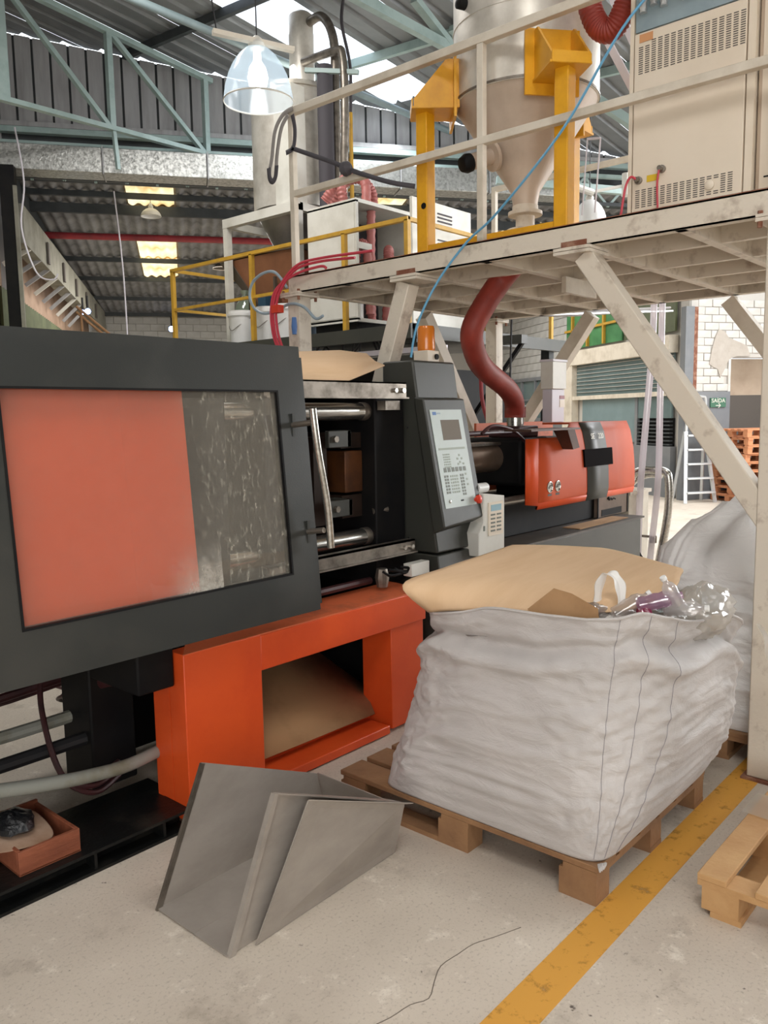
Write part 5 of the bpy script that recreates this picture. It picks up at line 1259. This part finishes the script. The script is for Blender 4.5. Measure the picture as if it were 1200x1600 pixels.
# ================================================================ FLOOR THINGS IN FRONT
# sheet metal chute
t = thing('sheet_metal_chute', 'grey sheet steel discharge chute lying on the floor before the orange leg', 'chute', (1.85, 2.14, 0))
MB().prism([(1.437, 2.34, .006), (1.645, 2.34, .464), (2.21, 2.34, .222), (2.26, 2.34, .006)], (0, .006, 0)).build('far_wall', m_sheet, t)
MB().box(1.436, 2.26, 2.13, 2.34, .004, .009).build('floor_plate', m_sheet, t)
MB().hexa([(1.436, 1.955, .002), (2.24, 1.965, .002), (2.24, 2.135, .003), (1.436, 2.135, .003), (1.436, 1.955, .006), (2.24, 1.965, .006), (2.24, 2.135, .016), (1.436, 2.135, .007)]).build('floor_fold', m_sheet, t)
MB().prism([(1.449, 1.955, .002), (1.645, 1.945, .474), (2.225, 1.945, .226), (2.24, 1.965, .004)], (0, .006, 0)).build('near_wall', m_sheet, t)
MB().hexa([(2.245, 1.96, .004), (2.25, 1.96, .004), (2.265, 2.345, .004), (2.26, 2.345, .004), (2.215, 1.95, .222), (2.22, 1.95, .222), (2.22, 2.345, .222), (2.215, 2.345, .222)]).build('back_plate', m_sheet, t)
MB().hexa([(1.64, 1.948, .471), (2.225, 1.948, .222), (2.235, 1.905, .222), (1.65, 1.925, .471), (1.64, 1.948, .475), (2.225, 1.948, .226), (2.235, 1.905, .226), (1.65, 1.925, .475)]).build('top_flange', m_sheet, t)
MB().prism([(1.532, 1.93, .002), (1.742, 1.89, .425), (2.235, 1.89, .221), (2.245, 1.95, .002)], (0, .005, 0)).build('outer_leaf', m_sheet, t)
MB().hexa([(1.742, 1.89, .425), (2.235, 1.89, .221), (2.26, 1.868, .221), (1.76, 1.88, .421), (1.742, 1.89, .429), (2.235, 1.89, .225), (2.26, 1.868, .225), (1.76, 1.88, .425)]).build('leaf_flange', m_sheet, t)
MB().prism([(1.43, 2.335, .002), (1.64, 2.335, .464), (1.655, 2.335, .458), (1.45, 2.335, .002)], (0, .012, 0)).build('wall_edge', m_steel_d, t)
MB().prism([(1.44, 1.945, .0), (1.636, 1.935, .474), (1.655, 1.935, .468), (1.463, 1.945, .0)], (0, .02, 0)).build('wall_edge', m_sheet, t)

# ---- big woven sack
m_seam = mat('grey_seam_thread', '#8d898c', .8)
def skey(v, ks):
    """smooth periodic interpolation of (angle, value) keys"""
    v = v % (2*PI); n = len(ks)
    for i in range(n):
        a, fa = ks[i]; b, fb = ks[(i+1) % n]
        if i == n-1: b += 2*PI
        vv = v if v >= a else v+2*PI
        if a <= vv <= b:
            f = (vv-a)/(b-a); f = f*f*(3-2*f); return fa+(fb-fa)*f
    return ks[0][1]
def sack_surface(spec):
    def P(th, t):
        c, s = math.cos(th), math.sin(th)
        n = spec['n1']+(spec['n0']-spec['n1'])*(1-t)**4
        sx = math.copysign(abs(c)**(2/n), c); sy = math.copysign(abs(s)**(2/n), s)
        bul = math.sin(PI*min(1, t/.92))**.8 if t < .92 else 0
        ax = spec['ax0']+(spec['ax1']-spec['ax0'])*t; ay = spec['ay0']+(spec['ay1']-spec['ay0'])*t
        cx = spec['cx0']+(spec['cx1']-spec['cx0'])*t; cy = spec['cy0']+(spec['cy1']-spec['cy0'])*t
        k = skey(th, spec['bulge'])
        r = 1+k*bul+(skey(th, spec['top'])*t**1.5 if 'top' in spec else 0)
        zr = skey(th, spec['rim']); z = spec['z0']+t*(zr-spec['z0'])
        rad = Vector((sx*ax, sy*ay, 0)); L = rad.length
        d = rad/L
        q = Vector((th*3.2, t*4, spec['seed']))
        w = .011*noise.noise(Vector((th*2.2, t*9+.6*math.sin(th*3), spec['seed'])))+.010*noise.noise(Vector((th*5+3.5*t, t*22-th*1.5, spec['seed']+3)))
        w += .006*noise.noise(Vector((th*14, t*34+th*2, spec['seed']+8)))
        # folds hanging under the rim
        f = .5+.5*noise.noise(Vector((th*1.9, 2.2, spec['seed']+5)))
        tt = .83+.05*noise.noise(Vector((th*2.1, 7.7, spec['seed'])))
        g = 1+.25*math.exp(-((th-5.0)/.55)**2)
        w += g*(-.07*f*math.exp(-((t-tt-.04)/.03)**2)+.045*f*math.exp(-((t-tt+.035)/.04)**2))
        w += .035*math.exp(-((th-5.0)/.6)**2)*max(0, (t-.75)*4)*noise.noise(Vector((th*6+t*9, t*10-th*3, spec['seed'])))
        w *= min(1, t*8)
        return Vector((cx, cy, z))+rad*r+d*w+Vector((0, 0, .012*noise.noise(Vector((th*4, 5, spec['seed'])))*t))
    return P
def sack(spec, name, label, closed=False, m=None):
    P = sack_surface(spec); NT, NH = 260, 110
    root = thing(name, label, 'sack', (spec['cx0'], spec['cy0'], spec['z0']))
    b = MB(); rows = []
    cen = Vector((spec['cx0'], spec['cy0'], spec['z0']))
    for f in (.0, .5, .85, .96):
        rows.append([cen+(P(2*PI*i/NT, 0)-cen)*f*(.97) for i in range(NT)])
    for j in range(NH+1): rows.append([P(2*PI*i/NT, (j/NH)) for i in range(NT)])
    if closed:
        for f, dz in closed:
            ctr = Vector((spec['cx1'], spec['cy1'], 0))
            rows.append([Vector((ctr.x+(p.x-ctr.x)*f, ctr.y+(p.y-ctr.y)*f, p.z+dz+.22*(.45-abs(noise.noise(Vector((p.x*3.2, p.y*3.2*f, 3+f*2)))))*(1.2-f)+.05*math.sin(7*math.atan2(p.y-ctr.y, p.x-ctr.x)+5*f)*f)) for p in [P(2*PI*i/NT, 1) for i in range(NT)]])
    b.ring_skin(rows, caps=False)
    o = b.build('cloth', m or m_bag, root)
    o.data.set_sharp_from_angle(angle=PI)
    return root, P
spec1 = dict(n0=11, n1=3.3, ax0=.515, ax1=.49, ay0=.51, ay1=.49, cx0=2.935, cx1=3.02, cy0=1.685, cy1=1.545, z0=.148, seed=1.3,
             bulge=[(0, .06), (PI/4, .04), (PI/2, .06), (3*PI/4, .03), (PI, .08), (5*PI/4, .05), (3*PI/2, .14), (7*PI/4, .17)],
             top=[(0, 0), (PI/4, .05), (PI/2, .03), (3*PI/4, .17), (PI, .03), (5*PI/4, .05), (3*PI/2, .04), (7*PI/4, .10)],
             rim=[(0, .86), (PI/4, .95), (PI/2, .95), (3*PI/4, .885), (PI, .965), (5*PI/4, 1.0), (3*PI/2, .93), (7*PI/4, .76)])
sk, SP = sack(spec1, 'woven_sack', 'big white woven sack full of plastic waste on the near pallet')
for th in (5*PI/4-.20, 5*PI/4+.10, 5*PI/4+.42):
    pts = []
    for j in range(64):
        t_ = .01+.985*j/63; p = SP(th+.10*(1-t_), t_); c = Vector((2.95, 1.6, p.z)); pts.append(p+(p-c).normalized()*.0012)
    MB().tube(pts, .0011, 5).build('seam', m_seam, sk)
pts = [SP(2*PI*i/120, .998) for i in range(121)]
MB().tube(pts, .006, 6, caps=False).build('hem', m_bag, sk)
spec2 = dict(n0=4.5, n1=3, ax0=.5, ax1=.40, ay0=.52, ay1=.42, cx0=4.45, cx1=4.5, cy0=1.33, cy1=1.38, z0=.146, seed=9.1,
             bulge=[(0, .06), (PI/2, .06), (PI, .10), (3*PI/2, .08)],
             rim=[(0, .86), (PI/2, .84), (PI, .86), (5*PI/4, .80), (3*PI/2, .9)])
sk2, SP2 = sack(spec2, 'woven_sack', 'second white woven sack with a crumpled top behind the cream column', closed=[(.96, .05), (.85, .12), (.7, .18), (.5, .22), (.3, .26), (.12, .29), (.0, .3)], m=m_bag_bright)
b = MB()
for k in range(6): b.tube([(2.43+.005*k, 1.19-.003*k, .152), (2.412+.006*k, 1.178-.002*k, .149+.003*(k % 3)), (2.408+.006*k, 1.172, .14+.003*(k % 2))], .0035, 5, 3)
b.build('corner_tuft', m_bag, sk)
b = MB().grid([[(3.12+.05*i, .80+.035*j, .150+.012*abs(noise.noise(Vector((i*1.3, j*1.1, 4))))) for i in range(5)] for j in range(5)])
o = b.build('film_scrap', m_film); tag(o, 'crumpled clear film scrap lying on the pale pallet at the right edge', 'plastic film')
# what is in the sack
o = MB().grid(patch([[(2.53, 2.0, .895), (2.58, 1.75, .93), (2.62, 1.50, .955), (2.72, 1.25, .975), (2.86, 1.13, 1.035)],
               [(2.43, 2.05, 1.015), (2.74, 1.80, 1.0), (2.82, 1.55, 1.005), (2.90, 1.33, 1.02), (3.0, 1.16, 1.045)],
               [(2.75, 2.09, 1.03), (2.95, 1.85, 1.015), (2.95, 1.6, 1.01), (3.05, 1.42, 1.03), (3.12, 1.2, 1.045)],
               [(3.10, 2.11, 1.04), (3.15, 1.95, 1.035), (3.25, 1.75, 1.03), (3.32, 1.55, 1.04), (3.2, 1.22, 1.05)],
               [(3.35, 2.12, 1.05), (3.39, 1.965, 1.058), (3.45, 1.80, 1.058), (3.495, 1.656, 1.05), (3.23, 1.24, 1.052)]], 6)).build('cardboard_sheet', m_card, solid=.006)
tag(o, 'large brown cardboard sheet laid over the contents of the near sack', 'cardboard')
o = MB().prism([(2.60, 1.60, .93), (2.62, 1.471, 1.044), (2.615, 1.40, 1.036), (2.60, 1.29, 1.0), (2.58, 1.27, .93)], (.006, .01, 0)).build('cardboard_flap', m_card_d)
tag(o, 'small dark torn cardboard flap standing at the rim of the near sack', 'cardboard')
b = MB(); rows = []
for j in range(12):
    f = 1-j/12; rows.append([Vector((2.97+(SP(2*PI*i/60, .90).x-2.97)*f*.97, 1.56+(SP(2*PI*i/60, .90).y-1.56)*f*.97, .83+.05*(1-f)+.03*noise.noise(Vector((i*.4, j*.7, 2))))) for i in range(60)])
b.ring_skin(rows); o = b.build('waste_fill', m_bottle_grey, kind='stuff'); tag(o, 'clear plastic waste filling the near sack', 'plastic waste')
def bottle(c, ax, m, lab, s=1.0, name='plastic_bottle'):
    s *= .8
    t = thing(name, lab, 'bottle', c, 'plastic bottles in the near sack'); c = Vector(c); a = Vector(ax)
    MB().lathe(c, [(.001, -.085*s), (.03*s, -.083*s), (.038*s, -.07*s), (.034*s, -.03*s), (.038*s, 0), (.034*s, .02*s), (.038*s, .04*s), (.03*s, .065*s), (.013*s, .085*s), (.013*s, .1*s)], 20, axis=a).build('body', m, t)
    MB().lathe(c+a.normalized()*.1*s, [(.016*s, 0), (.016*s, .018*s), (.001, .019*s)], 14, axis=a).build('cap', m_plastic_w if m is not m_bottle_p else m_bottle_p, t)
bottle((2.72, 1.40, .955), (.3, -1, .1), m_bottle_grey, 'smoky clear bottle lying beside the torn cardboard flap', 1.0)
bottle((2.70, 1.33, .962), (-1, .3, .25), m_bottle_grey, 'smoky bottle with its neck towards us under the white bag handle', .9)
bottle((2.75, 1.245, .985), (.5, -.6, .5), m_bottle, 'clear bottle tilted just right of the white bag handle', 1.0)
bottle((2.76, 1.19, .972), (.6, .5, .3), m_bottle_r, 'pink bottle half hidden under the violet one', .9)
bottle((2.78, 1.155, 1.012), (.4, -1, .35), m_bottle_p, 'violet tinted bottle on top of the waste in the sack', 1.0)
bottle((2.80, 1.10, 1.035), (-.4, .3, .8), m_bottle, 'clear bottle standing highest above the sack rim', .9)
bottle((2.82, 1.075, .99), (.2, -1, .1), m_bottle, 'clear bottle between the violet one and the film bundle', .95)
t = thing('carrier_bag', 'white carrier bag with its handle loop standing up from the sack', 'bag', (2.74, 1.31, .93))
def rib(pts, w, m, name):
    p = spline([Vector(q) for q in pts], 8); b = MB(); rows = []
    for i, q in enumerate(p):
        d = (p[min(i+1, len(p)-1)]-p[max(i-1, 0)]).normalized(); s = d.cross(Vector((1, .6, 0)).normalized())*0+Vector((.8, -.35, .1)).normalized()*w/2*(1+.2*math.sin(i*.5))
        e = d.cross(s).normalized()*w*.22
        rows.append([q-s+e, q-e*.4, q+s+e])
    b.grid(rows); return b.build(name, m, t, solid=.003, sub=1)
rib([(2.75, 1.358, .93), (2.75, 1.36, 1.0), (2.75, 1.35, 1.06), (2.75, 1.33, 1.094), (2.75, 1.305, 1.09), (2.75, 1.285, 1.06), (2.75, 1.278, 1.0), (2.75, 1.285, .93)], .045, m_bag_plast, 'handle_loop')
MB().lathe((2.76, 1.30, .90), [(.001, -.05), (.07, -.03), (.085, .01), (.06, .05), (.03, .07)], 18).build('bag_body', m_bag_plast, t)
b = MB(); rows = []
for i in range(26):
    th = PI*(i+.0)/25; row = []
    for k in range(40):
        ph = 2*PI*k/40; dv = Vector((math.sin(th)*math.cos(ph), math.sin(th)*math.sin(ph), math.cos(th)))
        rr_ = 1+.12*noise.noise(dv*2.2)+.10*noise.noise(dv*6.5)+.07*noise.noise(dv*15)
        row.append((3.05+.20*rr_*dv.x, 1.09+.10*rr_*dv.y, .935+.10*rr_*dv.z))
    rows.append(row)
b.ring_skin(rows); o = b.build('film_bundle', m_film)
tag(o, 'bulging bundle of clear plastic film at the right rim of the near sack', 'plastic film')
o = MB().grid([[(3.3, .98, .86), (3.5, .99, .80), (3.62, 1.0, .70)], [(3.32, .93, .80), (3.52, .94, .72), (3.64, .97, .62)], [(3.36, .95, .70), (3.55, .96, .62), (3.66, .98, .52)]]).build('film_scrap', m_film, sub=2)
tag(o, 'scrap of clear film hanging between the two sacks', 'plastic film')
